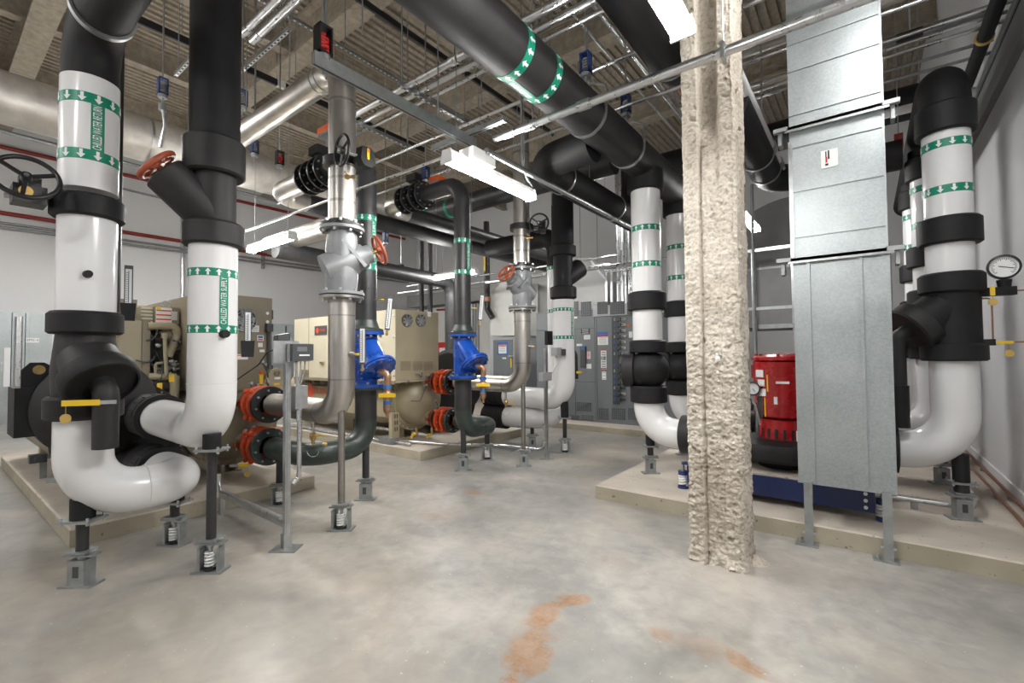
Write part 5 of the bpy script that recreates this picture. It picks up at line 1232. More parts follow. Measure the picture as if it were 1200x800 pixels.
t = opipe('drain_pipe', [(-.745, 3.87, 3.68), (-.745, 6.3, 3.68)], .046, 'white_pvc', 'white plastic pipe slanting between the tan column and the galvanized duct', cat='pipe')
MB().cyl((-.745, 5.45, 3.68), (-.745, 5.6, 3.68), .056, None, 20).build('coupling', 'cast_grey', t); MB().cyl((-.745, 5.95, 3.68), (-.745, 6.1, 3.68), .055, None, 20).build('coupling', 'cast_grey', t)
t = opipe('condenser_header', [(-8.5, 6.75, 4.55), (-3.1, 6.75, 4.55)], .19, 'black_steel', 'long dark steel header running left to right at mid height behind the risers')
xb0 = onY(505, 255, 6.75).x
for xx in (xb0, xb0+.6): MB().ring((xx-.035, 6.75, 4.55), (xx+.035, 6.75, 4.55), .187, .193, 36).build('label_band', 'label_green', t, 'green arrow band')
opipe('condenser_header', [(-7.0, 3.3, 3.12), (-7.0, 7.0, 3.06), (-7.0, 7.0, 1.6)], .135, 'black_steel', 'dark steel pipe at left turning down behind the tan box, with a pale strap', rings=[((-7.0, 4.25, 3.11), Y1)])
opipe('stainless_pipe', [(-7.7, 3.55, 3.32), (-5.2, 3.55, 3.32)], .15, 'stainless_dark', 'dull round pipe end seen left of the near riser above an LED strip', rings=[((-7.0, 3.55, 3.32), X1)])
for k, x in enumerate((494, 504)):
    q = onY(x, 300, 7.4); MB().cyl((q.x, 7.4, 0), (q.x, 7.4, 5.0), .055, None, 16).solo('vent_pipe', 'black_steel', ('left' if k == 0 else 'right')+' of two thin black upright pipes behind the tan box', 'pipe', loc=(q.x, 7.4, 0))
opipe('foil_duct', [(-8.9, YF+.2, 4.93), (-8.9, 7.8, 4.93)], .34, 'foil', 'foil wrapped round pipe high along the left side of the room', rings=[((-8.9, 2.2, 4.93), Y1), ((-8.9, 3.3, 4.93), Y1)])
q = onY(468, 300, 9.0)
t = opipe('gas_pipe', [onY(570, 260, 8.9), onY(571, 362, 8.9), onY(577, 372, 8.9)], .075, 'black_iron', 'black upright pipe with yellow band behind the middle red handwheel', .1)
a, b = onY(570, 300, 8.9), onY(570, 318, 8.9); MB().cyl(b, a, .079, None, 20).build('yellow_band', 'yellow', t); a, b = onY(571, 348, 8.9), onY(571, 353, 8.9); MB().cyl(b, a, .079, None, 20).build('copper_band', 'copper', t)
q = onY(137, 250, 1.3); q = V((-5.2, onX(138, 250, -5.2).y, 0)); MB().cyl((q.x, q.y, 1.9), (q.x, q.y, 6.5), .030, None, 12).solo('riser_conduit', 'black_iron', 'thin black upright conduit behind the nearest left white pipe', 'conduit', loc=(q.x, q.y, 1.9))

# ================================================================== struts, conduits, rods
def strut(p0, p1, label, w=.042, h=.084, m='zinc', slots=False, cat='strut'):
    p0, p1 = V(p0), V(p1); d = (p1-p0).normalized(); t = thing('strut_channel', label, cat, (p0+p1)/2)
    s = Z1.cross(d)
    prf = [(-w/2, 0), (w/2, 0), (w/2, h), (-w/2, h)]
    MB().bar(p0, p1, w, h, Z1).build('channel', m, t)
    MB().bar(p0-Z1*(h/2+.0005)+d*.001, p1-Z1*(h/2+.0005)-d*.001, w*.45, .003, Z1).build('channel_slot', 'vent_dark', t)
    a = p0+s*(w/2+.0005); MB().bar(a+d*.001, p1+s*(w/2+.0005)-d*.001, .003, .006, Z1).build('channel_lip', 'zinc_dull', t)
    if slots:
        n = int((p1-p0).length/.08); b = MB()
        for k in range(n): b.bar(p0+d*(.03+k*.08)-Z1*(h/2+.002), p0+d*(.065+k*.08)-Z1*(h/2+.002), w*.4, .002, Z1)
        b.build('slot_holes', 'print_white', t, stuff=True)
    return t
def conduit(pts, r, label, group=None, bend=.12, m='emt', couplings=()):
    t = MB(); t.tube(pts, r, 12, bend, 5)
    for c, d in couplings: t.cyl(V(c)-V(d)*.05, V(c)+V(d)*.05, r*1.25, None, 14)
    return t.solo('conduit', m, label, 'conduit', group, loc=pts[0])
def rod(x, y, z0, label=None, r=.0065, z1=ZC+.03, parent=None):
    m = MB().cyl((x, y, z0), (x, y, z1), r, None, 6)
    return m.build('hanger_rod', 'zinc_dull', parent) if parent else m.solo('hanger_rod', 'zinc_dull', label, 'rod', 'hanger rods from the deck', loc=(x, y, z0))
UX, UZ = -2.74, 3.40
strut((UX, 1.52, UZ), (UX, 3.05, UZ), 'double strut channel above the middle LED strip, running back from the stainless elbow')
conduit([(UX+.13, 3.05, UZ-.10), (UX+.13, 6.5, UZ-.10)], .028, 'galvanized conduit running back from the middle LED strip to the white riser')
strut((UX-.45, 2.95, UZ+.05), (UX+.42, 2.95, UZ+.05), 'short strut crosspiece over the driver box of the middle LED strip', h=.042)
spring_hanger(UX-.02, 1.60, UZ+.06, 'black spring hanger with red coil at the near end of the double strut', 'red')
CY, CZ = 3.12, 3.42
t = conduit([(UX+.17, CY, CZ), (XR-.02, CY, CZ)], .032, 'long galvanized conduit crossing in front of the tan column and the duct', couplings=[((onY(684, 123, CY).x, CY, CZ), X1), ((UX+.33, CY, CZ), X1), ((UX+.55, CY, CZ), X1)])
q = onY(848, 70, CY); MB().bx(q.x-.012, q.x+.012, CY-.045, CY+.045, CZ-.055, CZ+.05).cyl((q.x, CY, CZ+.04), (q.x, CY, ZC+.03), .005, None, 6).solo('conduit_clamp', 'zinc', 'strut clamp and rod holding the long conduit in front of the column', 'clamp', loc=(q.x, CY, CZ-.055))
conduit([fl(285, 272, 3.22), V((UX-.08, fl(520, 184, 3.22).y, 3.22))], .014, 'thin bright conduit slanting up behind the near riser to the middle LED strip')
for k, (y, r) in enumerate(((fl(324, 0, 5.0).y, .036), (fl(347, 0, 5.0).y, .042))):
    conduit([(fl(285+k*10, 42+k*6, 5.0).x, y, 5.0), (1.0, y, 5.0)], r, ('upper' if k == 0 else 'lower')+' of two thick conduits at the top edge right of the black riser', couplings=[((fl(300, 40, 5.0).x, y, 5.0), X1)])
for k, y in enumerate((3.36, 3.52, 3.68)):
    conduit([(-5.6, y, 4.55-.9), (-5.6, y, 4.55), (-1.15, y, 4.55)] if k < 2 else [(-6.2, y, 4.55), (-1.15, y, 4.55)], (.040, .036, .024)[k], ('first', 'second', 'thinnest')[k]+' conduit of the trapeze rack over the middle risers', bend=.2, m='emt', couplings=[((-3.3+k*.3, y, 4.55), X1)])
conduit([(-8.5, 4.05, 4.3), (.5, 4.05, 4.3)], .020, 'thin conduit sloping up to the right behind the trapeze rack')
conduit([(-7.5, 4.6, 4.15), (.9, 4.6, 4.15)], .018, 'thin conduit behind the first thin one, above the red coil hanger line')
for k, x in enumerate((-5.1, -4.0, -2.9)):
    t = strut((x, 3.2, 4.49), (x, 4.3, 4.49), ('left', 'middle', 'right')[k]+' trapeze crossbar under the conduit rack over the middle risers', h=.042, slots=True)
    for y in (3.25, 4.25): rod(x, y, 4.45, parent=t)
for k, (x, z_) in enumerate(((-3.9, 5.5), (-3.72, 5.5), (-2.2, 5.2), (-2.9, 5.9))):
    conduit([(x, -.5, z_), (x, 9.5, z_)], (.022, .022, .026, .018)[k], ('left', 'right', 'thick', 'highest thin')[k]+(' of the paired conduits running back under the deck' if k < 2 else ' single conduit running back under the deck'))
for k, y in enumerate((2.9, 4.6)):
    t = strut((-4.3, y, 5.45), (-3.3, y, 5.45), ('near', 'far')[k]+' perforated crossbar under the paired conduits', h=.042, slots=True)
    for x in (-4.25, -3.35): rod(x, y, 5.43, parent=t)
for k, (y, z_) in enumerate(((1.9, 4.95), (2.6, 5.3), (5.4, 4.6))):
    t = strut((-6.6, y, z_), (-5.2, y, z_), ('first', 'second', 'third')[k]+' perforated strut near the left deck beams, counted from the camera', h=.042, slots=True)
    for x in (-6.5, -5.3): rod(x, y, z_, parent=t)
t = strut((-7.4, .3, 5.9), (-7.4, 6.6, 5.9), 'black strut rail with pale clips running back under the deck at left', m='black_iron', h=.10)
for y in (1.4, 2.6, 3.5): MB().bx(-7.43, -7.36, y, y+.12, 5.84, 5.96).build('rail_clip', 'cab_white', t)
for y in (.6, 2.2, 3.8, 5.6): rod(-7.4, y, 5.95, parent=t)
t = strut((-5.4, .8, 6.4), (-5.4, 8.6, 6.4), 'black rail running back under the deck over the near riser', m='black_iron', h=.09)
for y in (1.5, 3.8, 6.2): rod(-5.4, y, 6.44, parent=t)
t = strut((-6.2, .8, 6.2), (-6.2, 7.6, 6.2), 'long perforated strut under the deck between the two black rails', h=.042, slots=True)
for y in (1.2, 3.0, 5.0, 7.0): rod(-6.2, y, 6.2, parent=t)
spring_hanger(-6.4, 1.72, 4.55, 'dark blue spring hanger between the two left black risers'); 
spring_hanger(-5.75, 2.32, 4.45, 'dark blue spring hanger just right of the left black riser')
t = thing('pipe_strap', 'galvanized strap hanging under the spring hanger between the left risers', 'strap', (-6.4, 1.72, 3.9)); MB().tube([(-6.4, 1.72, 4.45), (-6.4, 1.75, 4.2), (-6.45, 1.72, 3.95)], .02, 8, .1).build('strap_loop', 'zinc', t); MB().cyl((-6.4, 1.72, 4.44), (-6.4, 1.72, 4.36), .04, None, 10).build('swivel', 'zinc', t)
spring_hanger(-6.9, 2.95, 4.42, 'dark spring hanger left of the flanged black valve'); spring_hanger(-6.3, 3.02, 4.12, 'spring hanger just above the flanged black valve', 'red')
spring_hanger(-4.95, 4.45, 4.02, 'dark spring hanger over the middle black elbow, behind the LED strip end')
spring_hanger(-7.0, 4.25, 3.6, 'red coil spring hanger on the dark pipe over the left LED strip', 'red'); spring_hanger(-7.0, 5.3, 3.6, 'black spring hanger on the dark pipe behind the near riser')
spring_hanger(-8.4, 6.8, 3.4, 'dark blue spring hanger on the far dark pipe left of the middle riser')
for k, (x, y, z_) in enumerate(((-5.15, 3.05, 4.25), (-4.85, 4.55, 4.02), (-2.3, 5.0, 4.2))):
    t = thing('valve_actuator', 'orange topped valve actuator '+('beside the near stainless riser top', 'over the middle black elbow', 'behind the big header near its spring hangers')[k], 'actuator', (x, y, z_-.12))
    MB().obox((x, y, z_), X1, Y1, Z1, .12, .07, .035).build('actuator_cover', 'orange', t); MB().obox((x, y, z_-.06), X1, Y1, Z1, .11, .065, .025).build('actuator_base', 'device_grey', t); MB().cyl((x, y, z_-.08), (x, y, z_-.30), .02, None, 8).build('shaft', 'zinc_dull', t)
RODS = [(-2.98, 1.75, 3.46, 'steel rod standing on the double strut near its red coil hanger'), (-2.5, 1.6, 3.9, 'steel rod just right of the red coil hanger of the double strut'), (-3.35, 2.3, 4.25, 'steel rod over the top elbow of the near stainless riser'),
 (-4.6, 2.3, 4.3, 'first steel rod on the bright stainless pipe, left of its elbow'), (-5.6, 2.3, 4.3, 'second steel rod on the bright stainless pipe, left of its elbow'), (-6.6, 2.3, 4.3, 'third steel rod on the bright stainless pipe, beside the black riser'),
 (-2.74, 2.6, 3.46, 'steel rod holding the double strut just before the middle LED strip'), (-4.3, 3.5, 4.6, 'steel rod through the trapeze conduits left of the big header'), (-3.4, 3.9, 4.3, 'steel rod between the trapeze rack and the big header'), (-2.35, 3.4, 3.6, 'steel rod hanging low just left of the big header'),
 (-1.6, 4.2, 4.3, 'steel rod right of the big header, behind its spring hangers'), (-2.95, 4.4, 4.2, 'steel rod over the black branch beside the middle LED strip'), (-3.3, 5.2, 3.5, 'long steel rod hanging behind the middle LED strip'), (-3.9, 5.9, 4.6, 'steel rod over the farther stainless riser'),
 (-4.9, 6.75, 4.74, 'right steel rod on the long dark steel header'), (-7.3, 6.75, 4.74, 'left steel rod on the long dark steel header'), (-8.9, 1.3, 5.3, 'near steel rod on the foil wrapped pipe'), (-8.9, 4.2, 5.3, 'far steel rod on the foil wrapped pipe'),
 (-1.27, 2.6, 4.26, 'steel rod on the black header by the nearest LED strip'), (-.745, 5.0, 3.72, 'steel rod on the slanting white plastic pipe'), (-.35, 5.8, 4.3, 'steel rod between the column and the tall duct'), (-2.78, 5.3, 3.74, 'steel rod on the black branch, halfway to the white discharge pipe'),
 (.57, 7.1, 4.1, 'steel rod on the black header over the suction pipes'), (-1.5, 7.4, 4.75, 'steel rod on the crossing black header behind the column')]
for x, y, z_, lab in RODS: rod(x, y, z_, lab)
for k, (y, z_, r) in enumerate(((4.9, 4.55, .030), (5.2, 4.6, .045), (5.6, 4.45, .018), (5.75, 4.45, .018), (5.9, 4.45, .018))):
    conduit([(-1.7, y, z_), (XR-.03, y, z_)], r, ('upper grey', 'thick pale', 'first thin', 'second thin', 'third thin')[k]+' conduit passing behind the tan column and the tall duct', m='emt' if k != 1 else 'foil')
for k, y in enumerate((4.75, 5.05)):
    conduit([(-1.75+k*.25, 3.9, 4.75), (-1.75+k*.25, 7.0, 4.75)], .022, ('left', 'right')[k]+' copper pipe running back near the big header', m='copper')
o = conduit([(-1.6, 4.7, 4.3), (-1.45, 5.3, 4.1), (-.9, 5.3, 4.1)], .02, 'short bent conduit just left of the tan column', bend=.12)
rod(-1.2, 5.3, 4.1, parent=o); rod(-1.6, 4.7, 4.3, parent=o)
conduit([(-2.62, 3.6, 4.6), (-2.62, 3.6, 3.3), (-2.68, 3.85, 3.22)], .012, 'flexible grey conduit dropping to the far end of the middle LED strip', bend=.2, m='cast_grey')
o = conduit([(-6.0, 7.0, 2.95), (-2.3, 7.0, 2.95)], .028, 'pale conduit running behind the middle white riser to the white discharge pipe')
for x in (-5.2, -2.5): rod(x, 7.0, 2.95, parent=o)
o = conduit([(-9.5, 7.6, 3.1), (-3.6, 7.6, 3.1)], .03, 'lower of two far conduits behind the middle stainless riser')
for x in (-8.2, -4.2): rod(x, 7.6, 3.1, parent=o)
o = conduit([(-9.5, 7.9, 3.32), (-3.6, 7.9, 3.32)], .022, 'upper of two far conduits behind the middle stainless riser')
for x in (-8.2, -4.0): rod(x, 7.9, 3.32, parent=o)
# right wall services
t = opipe('refrigerant_pipe', [(.93, 2.2, 4.36), (.93, 9.5, 4.36)], .055, 'black_foam', 'black insulated pipe high on the right wall with tan strap')
MB().ring((.93, 5.9, 4.36), (.93, 5.93, 4.36), .056, .068, 20).build('tan_strap', 'tag_gold', t)
strut((1.02, 2.2, 4.26), (1.02, 9.5, 4.26), 'grey strut rail on the right wall under the black pipe', m='zinc_dull')
for k, (y, z_, r) in enumerate(((6.2, 4.75, .05), (6.3, 4.5, .016), (6.3, 4.38, .016), (6.9, 4.28, .05))):
    conduit([(.16, y, z_), (XR-.03, y, z_)], r, ('thick grey', 'upper thin', 'lower thin', 'thick pale')[k]+' conduit between the tall duct and the right wall', m='zinc_dull' if k < 3 else 'white_pvc')
t = thing('pipe_clamp', 'black clamp on a rod above the nearest suction elbow', 'clamp', (.42, 6.0, 4.3)); MB().bx(.32, .52, 5.96, 6.04, 4.60, 4.68).build('clamp_body', 'black_iron', t); MB().cyl((.42, 6.0, 4.66), (.42, 6.0, ZC+.03), .012, None, 8).build('rod', 'zinc', t)
q = onY(1053, 165, 6.9); o = MB().obox(q, X1, Y1, Z1, .04, .04, .075).solo('red_bottle', 'motor_red', 'small red cylinder hung between the duct and the suction pipe', 'device'); rod(q.x, q.y, q.z+.06, parent=o)

# ================================================================== strut post with flow transmitter (near) and its twin (far)
def post(X, Y, ztop, lab, near=True):
    t = thing('instrument_post', lab, 'post', (X, Y, 0))
    MB().bx(X-.021, X+.021, Y-.021, Y+.021, .01, ztop).bx(X-.008, X+.023, Y-.008, Y+.008, .01, ztop).build('strut_post', 'zinc', t)
    MB().bx(X+.0212, X+.0222, Y-.009, Y+.009, .03, ztop).build('strut_slot', 'vent_dark', t)
    MB().obox((X+.0, Y, .005), V((.8, .6, 0)), V((-.6, .8, 0)), Z1, .10, .075, .005).build('base_plate', 'zinc_dull', t)
    MB().bx(X+.02, X+.03, Y-.03, Y+.03, .01, .12).bx(X-.03, X-.02, Y-.03, Y+.03, .01, .12).build('base_angle', 'zinc', t)
    return t
PX, PY = -3.63, 1.81
t = post(PX, PY, zr(395, PX, PY), 'galvanized strut post with a flow transmitter box, beside the left supply pipe')
q0 = onX(345, 412, PX+.04)
MB().obox((PX+.028, q0.y-.06, q0.z), Y1, Z1, X1, .10, .085, .004).build('mount_plate', 'zinc', t)
d = MB().obox((PX+.075, q0.y+.03, q0.z-.005), Y1, Z1, X1, .085, .065, .045).build('transmitter', 'device_dark', t)
MB().obox((PX+.06, q0.y+.03, q0.z-.005), Y1, Z1, X1, .09, .07, .02).build('transmitter_back', 'device_grey', d)
MB().obox((PX+.121, q0.y+.02, q0.z+.02), Y1, Z1, X1, .04, .018, .002).build('display', 'switch_grey', d)
w = MB(); text_flat(w, 'FLOW 01', .034, (PX+.1215, q0.y+.03, q0.z-.028), Y1, Z1) if False else None
MB().obox((PX+.1205, q0.y+.04, q0.z-.028), Y1, Z1, X1, .042, .006, .0008).build('printed_line', 'print_white', d)
MB().obox((PX-.02, q0.y-.07, q0.z+.11), V((.2, 1, .2)), Z1, X1, .045, .03, .04).build('hood', 'device_dark', t)
cb = MB()
for k in range(3): cb.tube([V((PX+.07, q0.y+.0+.035*k, q0.z-.07)), V((PX+.07, q0.y+.035*k, q0.z-.14)), V((PX+.05, PY+.06, q0.z-.33)), V((PX+.05, PY+.06, q0.z-.55))], .010 if k == 0 else .006, 8, .08)
cb.build('cable', 'device_grey', t)
zb = zr(465, PX, PY+.07)
MB().obox((PX+.03, PY+.085, zb), X1, Y1, Z1, .035, .05, .09).build('junction_box', 'zinc', t)
MB().tube([(PX+.03, PY+.085, zb-.09), (PX+.03, PY+.085, .55), (PX+.03, PY+.035, .50)], .018, 10, .05).build('conduit_drop', 'emt', t)
MB().tube([V((PX-.05, q0.y-.10, q0.z+.02)), V((PX-.2, q0.y-.1, q0.z)), V((PX-.3, q0.y-.12, q0.z-.1)), V((PX-.7, PY-.35, q0.z-.42)), V((PX-1.2, PY-.3, q0.z-.5))], .006, 6, .1).build('sensor_cable', 'print_black', t)
t = thing('floor_strut', 'low horizontal strut with conduit from the strut post back towards the left chiller', 'strut', (PX-.6, PY, .1))
MB().bar((PX-.02, PY, .20), (PX-1.3, PY+.02, .20), .042, .06, Z1).build('channel', 'zinc', t)
MB().tube([(PX-.02, PY-.03, .245), (PX-1.25, PY-.02, .245), (PX-1.25, PY-.02, .40)], .018, 10, .1).build('conduit', 'emt', t)
MB().bar((PX-1.28, PY+.02, .0), (PX-1.28, PY+.02, .20), .042, .042).build('strut_leg', 'zinc', t)
FX, FY = -3.70, 5.62
t = post(FX, FY, zr(408, FX, FY), 'farther galvanized strut post with small transmitter, before the middle white pipe', False)
q = onX(644, 412, FX); MB().obox((FX+.06, q.y+.1, q.z), Y1, Z1, X1, .07, .06, .05).build('transmitter', 'device_grey', t); MB().obox((FX+.08, q.y+.2, q.z-.01), Y1, Z1, X1, .05, .05, .05).build('display_head', 'device_dark', t)
MB().tube([V((FX+.05, q.y+.10, q.z-.06)), V((FX+.05, q.y+.10, q.z-.2)), V((FX+.02, FY+.02, q.z-.42))], .014, 8, .1).build('cable', 'cab_white', t)
q = onX(637, 441, FX); MB().obox((FX+.03, q.y, q.z), Y1, Z1, X1, .12, .06, .035).build('junction_box', 'device_grey', t)
q = onX(643, 396, FX-.3); MB().obox(q, Y1, Z1, X1, .07, .11, .03).solo('insulated_tapping', 'black_foam', 'black insulated block left of the middle white pipe above the far transmitter', 'insulation')
q = onX(643, 388, -3.9)
t = thing('floor_conduit', 'conduit curving along floor from the far strut post to the middle chiller pad', 'conduit', (-4.0, 5.2, 0)); MB().tube([(FX-.03, FY-.02, .5), (FX-.03, FY-.02, .12), (-4.5, 5.5, .12), (-5.0, 4.9, .17), (-5.6, 4.7, .18)], .02, 10, .12).build('tube', 'emt', t)
t = thing('floor_conduit', 'conduit with grey box along front of the middle tan chiller pad', 'conduit', (-6.5, 4.5, .145)); MB().tube([(-9.0, 4.50, .18), (-5.9, 4.50, .18)], .022, 10).tube([(-9.0, 4.55, .18), (-5.4, 4.55, .18)], .018, 10).build('tube', 'emt', t); MB().bx(-6.05, -5.75, 4.45, 4.6, .147, .25).build('junction_box', 'zinc_dull', t)

# ================================================================== back: switchgear, cabinets, hood
yS = 8.52; zS = .12
X_a, X_b = onY(663, 430, yS).x, onY(697.5, 430, yS).x
X_c = onY(765, 430, yS).x; ztp = onY(699, 362, yS).z
def grille(parent, x0, x1, z0, z1, nx=7, nz=9, y=yS):
    g = MB().bx(x0, x1, y-.006, y, z0, z1).build('vent_grille', 'vent_dark', parent)
    b = MB(); dx = (x1-x0)/nx; dz = (z1-z0)/nz
    for i in range(1, nx): b.bx(x0+i*dx-.006, x0+i*dx+.006, y-.009, y-.006, z0, z1)
    for i in range(1, nz): b.bx(x0, x1, y-.009, y-.006, z0+i*dz-.006, z0+i*dz+.006)
    b.build('grille_bars', 'switch_grey', g, stuff=True)
def sticker(parent, c, w, h, m='print_white', n='sticker', y=None, lines=0, lm='device_grey'):
    c = V(c); o = MB().obox(c-Y1*.003, X1, Z1, Y1, w/2, h/2, .002).build(n, m, parent)
    if lines:
        b = MB()
        for k in range(lines): b.obox(c-Y1*.0055+Z1*(h*.36-h*.72*k/max(1, lines-1)), X1, Z1, Y1, w*.38, h*.04, .0005)
        b.build('printed_lines', lm, o, stuff=True)
    return o
def P(x, y, Y=yS): return onY(x, y, Y)
# section A (with the meter) and its left neighbour
xw = onY(640, 430, yS).x
t = thing('switchgear_cabinet', 'dark grey switchgear cabinet left of the breaker panel, behind the middle white pipe', 'electrical cabinet', ((X_a+X_b)/2, 9, zS))
bA = MB().bx(X_a-.75, X_b-.006, yS, 9.6, zS, ztp).build('cabinet_body', 'switch_grey', t)
for x0, x1 in ((655, 664), (666, 678), (681, 693)):
    a, b = P(x0, 354), P(x1, 370); grille(bA, a.x, b.x, b.z, a.z)
for y in (385, 447): q = P(680, y); MB().bx(X_a-.75, X_b-.006, yS-.004, yS, q.z-.004, q.z+.004).build('door_joint', 'vent_dark', bA)
dd = MB().bx(P(674, 430).x-.003, P(674, 430).x+.003, yS-.004, yS, zS+.02, ztp-.3).build('door_joint', 'vent_dark', bA)
a, b = P(676, 471), P(693, 482); grille(bA, a.x, b.x, b.z, a.z)
for x0, x1 in ((666, 679), (682, 695)): a, b = P(x0, 486), P(x1, 494); grille(bA, a.x, b.x, b.z+.02, a.z, 6, 5)
q = P(686, 388); pl = sticker(bA, q, .20, .10, 'print_black', 'name_plate', lines=3, lm='print_white')
sticker(bA, P(688, 395), .14, .09, lines=4); sticker(bA, P(674, 372), .10, .04); sticker(bA, P(679, 404), .13, .05, 'print_white', lines=2); sticker(bA, P(690, 416), .08, .15, lines=6, lm='print_red'); sticker(bA, P(690, 429), .12, .10, lines=3)
mt = MB().obox(P(684, 418)-Y1*.02, X1, Z1, Y1, .06, .22, .02).build('meter', 'device_dark', bA); MB().obox(P(684, 408)-Y1*.042, X1, Z1, Y1, .045, .03, .002).build('display', 'print_blue', mt)
# section B with breakers
t = thing('switchgear_cabinet', 'grey switchgear cabinet with a tall column of breakers and warning signs', 'electrical cabinet', ((X_b+X_c)/2, 9, zS))
bB = MB().bx(X_b, X_c+.6, yS, 9.6, zS, ztp+.06).build('cabinet_body', 'switch_grey', t)
tp = MB().bx(X_b-.01, X_c+.62, yS-.04, yS+.3, P(700, 371).z, ztp+.06).build('vent_cap', 'switch_light', bB)
for x0, x1 in ((700, 712), (715, 732), (735, 750)): a, b = P(x0, 354, yS-.04), P(x1, 367.5, yS-.04); grille(tp, a.x, b.x, b.z, a.z, 8, 8, yS-.04)
for x0, x1 in ((702, 713), (717, 733), (736, 748)): a, b = P(x0, 478), P(x1, 492); grille(bB, a.x, b.x, b.z, a.z, 7, 7)
sl = P(699.5, 420); MB().bx(sl.x-.004, sl.x+.004, yS-.004, yS, zS+.02, ztp-.2).build('door_joint', 'vent_dark', bB)
a, b = P(717, 371), P(726, 474); st = MB().bx(a.x, b.x, yS-.015, yS, b.z, a.z).build('breaker_strip', 'device_dark', bB)
for k in range(15):
    y = 374+k*6.7
    if k in (7,): continue
    q = P(728, y); br = MB().obox(q+V((-.05, -.035, 0)), X1, Z1, Y1, .055, .032, .03).build('breaker', 'device_dark', st)
    MB().obox(q+V((-.115, -.03, 0)), X1, Z1, Y1, .014, .028, .02).build('breaker_light', 'print_blue' if k % 3 else 'switch_light', br)
    MB().obox(q+V((.05, -.012, .0)), X1, Z1, Y1, .045, .022, .006).build('breaker_tag', 'cab_white' if k < 9 or k % 2 else 'device_dark', br)
    MB().bar(q+V((.0, -.05, 0)), q+V((.085, -.05, 0)), .016, .012).build('breaker_lever', 'print_black', br)
q = P(706.5, 396.5); s_ = sticker(bB, q, .23, .26, 'print_white', 'danger_sign', lines=0)
MB().obox(q+V((0, -.006, .10)), X1, Z1, Y1, .115, .035, .0006).build('blue_field', 'print_blue', s_); MB().obox(q+V((0, -.006, .05)), X1, Z1, Y1, .115, .016, .0006).build('red_field', 'print_red', s_)
l = MB()
for k in range(4): l.obox(q+V((0, -.006, .01-.035*k)), X1, Z1, Y1, .09-.01*(k % 2), .006, .0006)
l.build('printed_lines', 'device_grey', s_, stuff=True)
q = P(707.5, 421); s_ = sticker(bB, q, .12, .40, 'print_white', 'instruction_label', lines=7); 
for dz in (.19, -.185): MB().obox(q+V((0, -.006, dz)), X1, Z1, Y1, .06, .012, .0006).build('red_line', 'print_red', s_)
MB().obox(q+V((.0, -.03, .03)), X1, Z1, Y1, .035, .03, .025).build('rotary_handle', 'device_grey', bB)
sticker(bB, P(708, 440), .09, .16, 'print_white', lines=3); sticker(bB, P(739, 392), .07, .12); sticker(bB, P(736, 381), .05, .04, 'orange', 'sticker')
# variable drive cabinet with danger sign, off white upper box with a chamfered corner
yD = 9.1
t = thing('drive_cabinet', 'grey control cabinet with a blue bordered danger sign behind the middle valves', 'electrical cabinet', (-6.9, 9.5, .12))
a, b = P(574, 395, yD), P(603, 495, yD)
bd = MB().bx(a.x, b.x+.35, yD, 9.6, .12, a.z).build('cabinet_body', 'switch_light', t)
MB().bx(P(578.5, 400, yD).x, P(601, 400, yD).x, yD-.02, yD, .2, P(590, 398, yD).z).build('cabinet_door', 'switch_grey', bd)
q = P(589, 408, yD-.02); s_ = MB().obox(q-Y1*.003, X1, Z1, Y1, .165, .165, .002).build('danger_sign', 'print_blue', bd, 'danger sign with blue border'); MB().obox(q-Y1*.0055-Z1*.02, X1, Z1, Y1, .125, .11, .0006).build('white_field', 'print_white', s_); MB().obox(q-Y1*.0065+Z1*.075, X1, Z1, Y1, .11, .03, .0006).build('red_field', 'print_red', s_)
w = MB(); text_flat(w, 'DANGER', .045, q-Y1*.0075+Z1*.075, X1, Z1); w.build('lettering', 'print_white', s_, 'white lettering DANGER')
l = MB()
for k in range(4): l.obox(q+V((0, -.0065, .02-.035*k)), X1, Z1, Y1, .10-.012*(k % 2), .006, .0006)
l.build('printed_lines', 'device_grey', s_, stuff=True)
sticker(bd, P(591, 419.5, yD-.02), .12, .035, 'print_white', lines=0); MB().obox(P(599, 425, yD-.05), X1, Z1, Y1, .018, .11, .01).build('lockout_tag', 'yellow', bd, 'yellow lockout tag'); MB().bar(P(596, 417, yD-.06), P(603, 417, yD-.06), .03, .03).build('door_handle', 'zinc', bd)
t = thing('air_handler_box', 'off white cabinet with a chamfered corner above the grey control cabinet', 'cabinet', (-7.2, 9.5, 2.0))
y_ = 9.0
pr = [P(574.5, 393, y_), P(600, 393, y_), P(614, 393, y_), P(614, 330, y_), P(588, 330, y_), P(574.5, 345, y_)]
MB().prism([(p.x, p.z) for p in pr], (0, y_, 0), X1, Z1, Y1, .6).build('box_body', 'cab_white', t)
t = thing('duct_hood', 'grey sloped sheet metal hood above and behind the switchgear', 'duct', (-5.3, 9.9, 2.6))
y_ = 9.65
pr = [P(612, 500, y_), P(697, 500, y_), P(712, 352, y_), P(712, 328, y_), P(690, 302, y_), P(640, 300, y_), P(616, 305, y_)]
MB().prism([(p.x, max(p.z, .121)) for p in pr], (0, y_, 0), X1, Z1, Y1, 1.5).build('hood_body', 'hood_grey', t)
a, b = P(655, 345, y_), P(690, 304, y_); MB().bar(P(690, 303, y_-.01), P(711, 329, y_-.01), .04, .04).bar(P(711, 329, y_-.01), P(711, 352, y_-.01), .04, .04).build('hood_rib', 'switch_light', t)
for k, x in enumerate((724.5, 731, 738)):
    q = P(x, 300, 9.3); MB().cyl((q.x, 9.3, ztp), (q.x, 9.3, 5.6), (.05, .085, .05)[k], None, 18).solo('riser_conduit', 'emt', ('left thin', 'thick middle', 'right thin')[k]+' bright conduit rising from the switchgear top', 'conduit', loc=(q.x, 9.3, ztp))
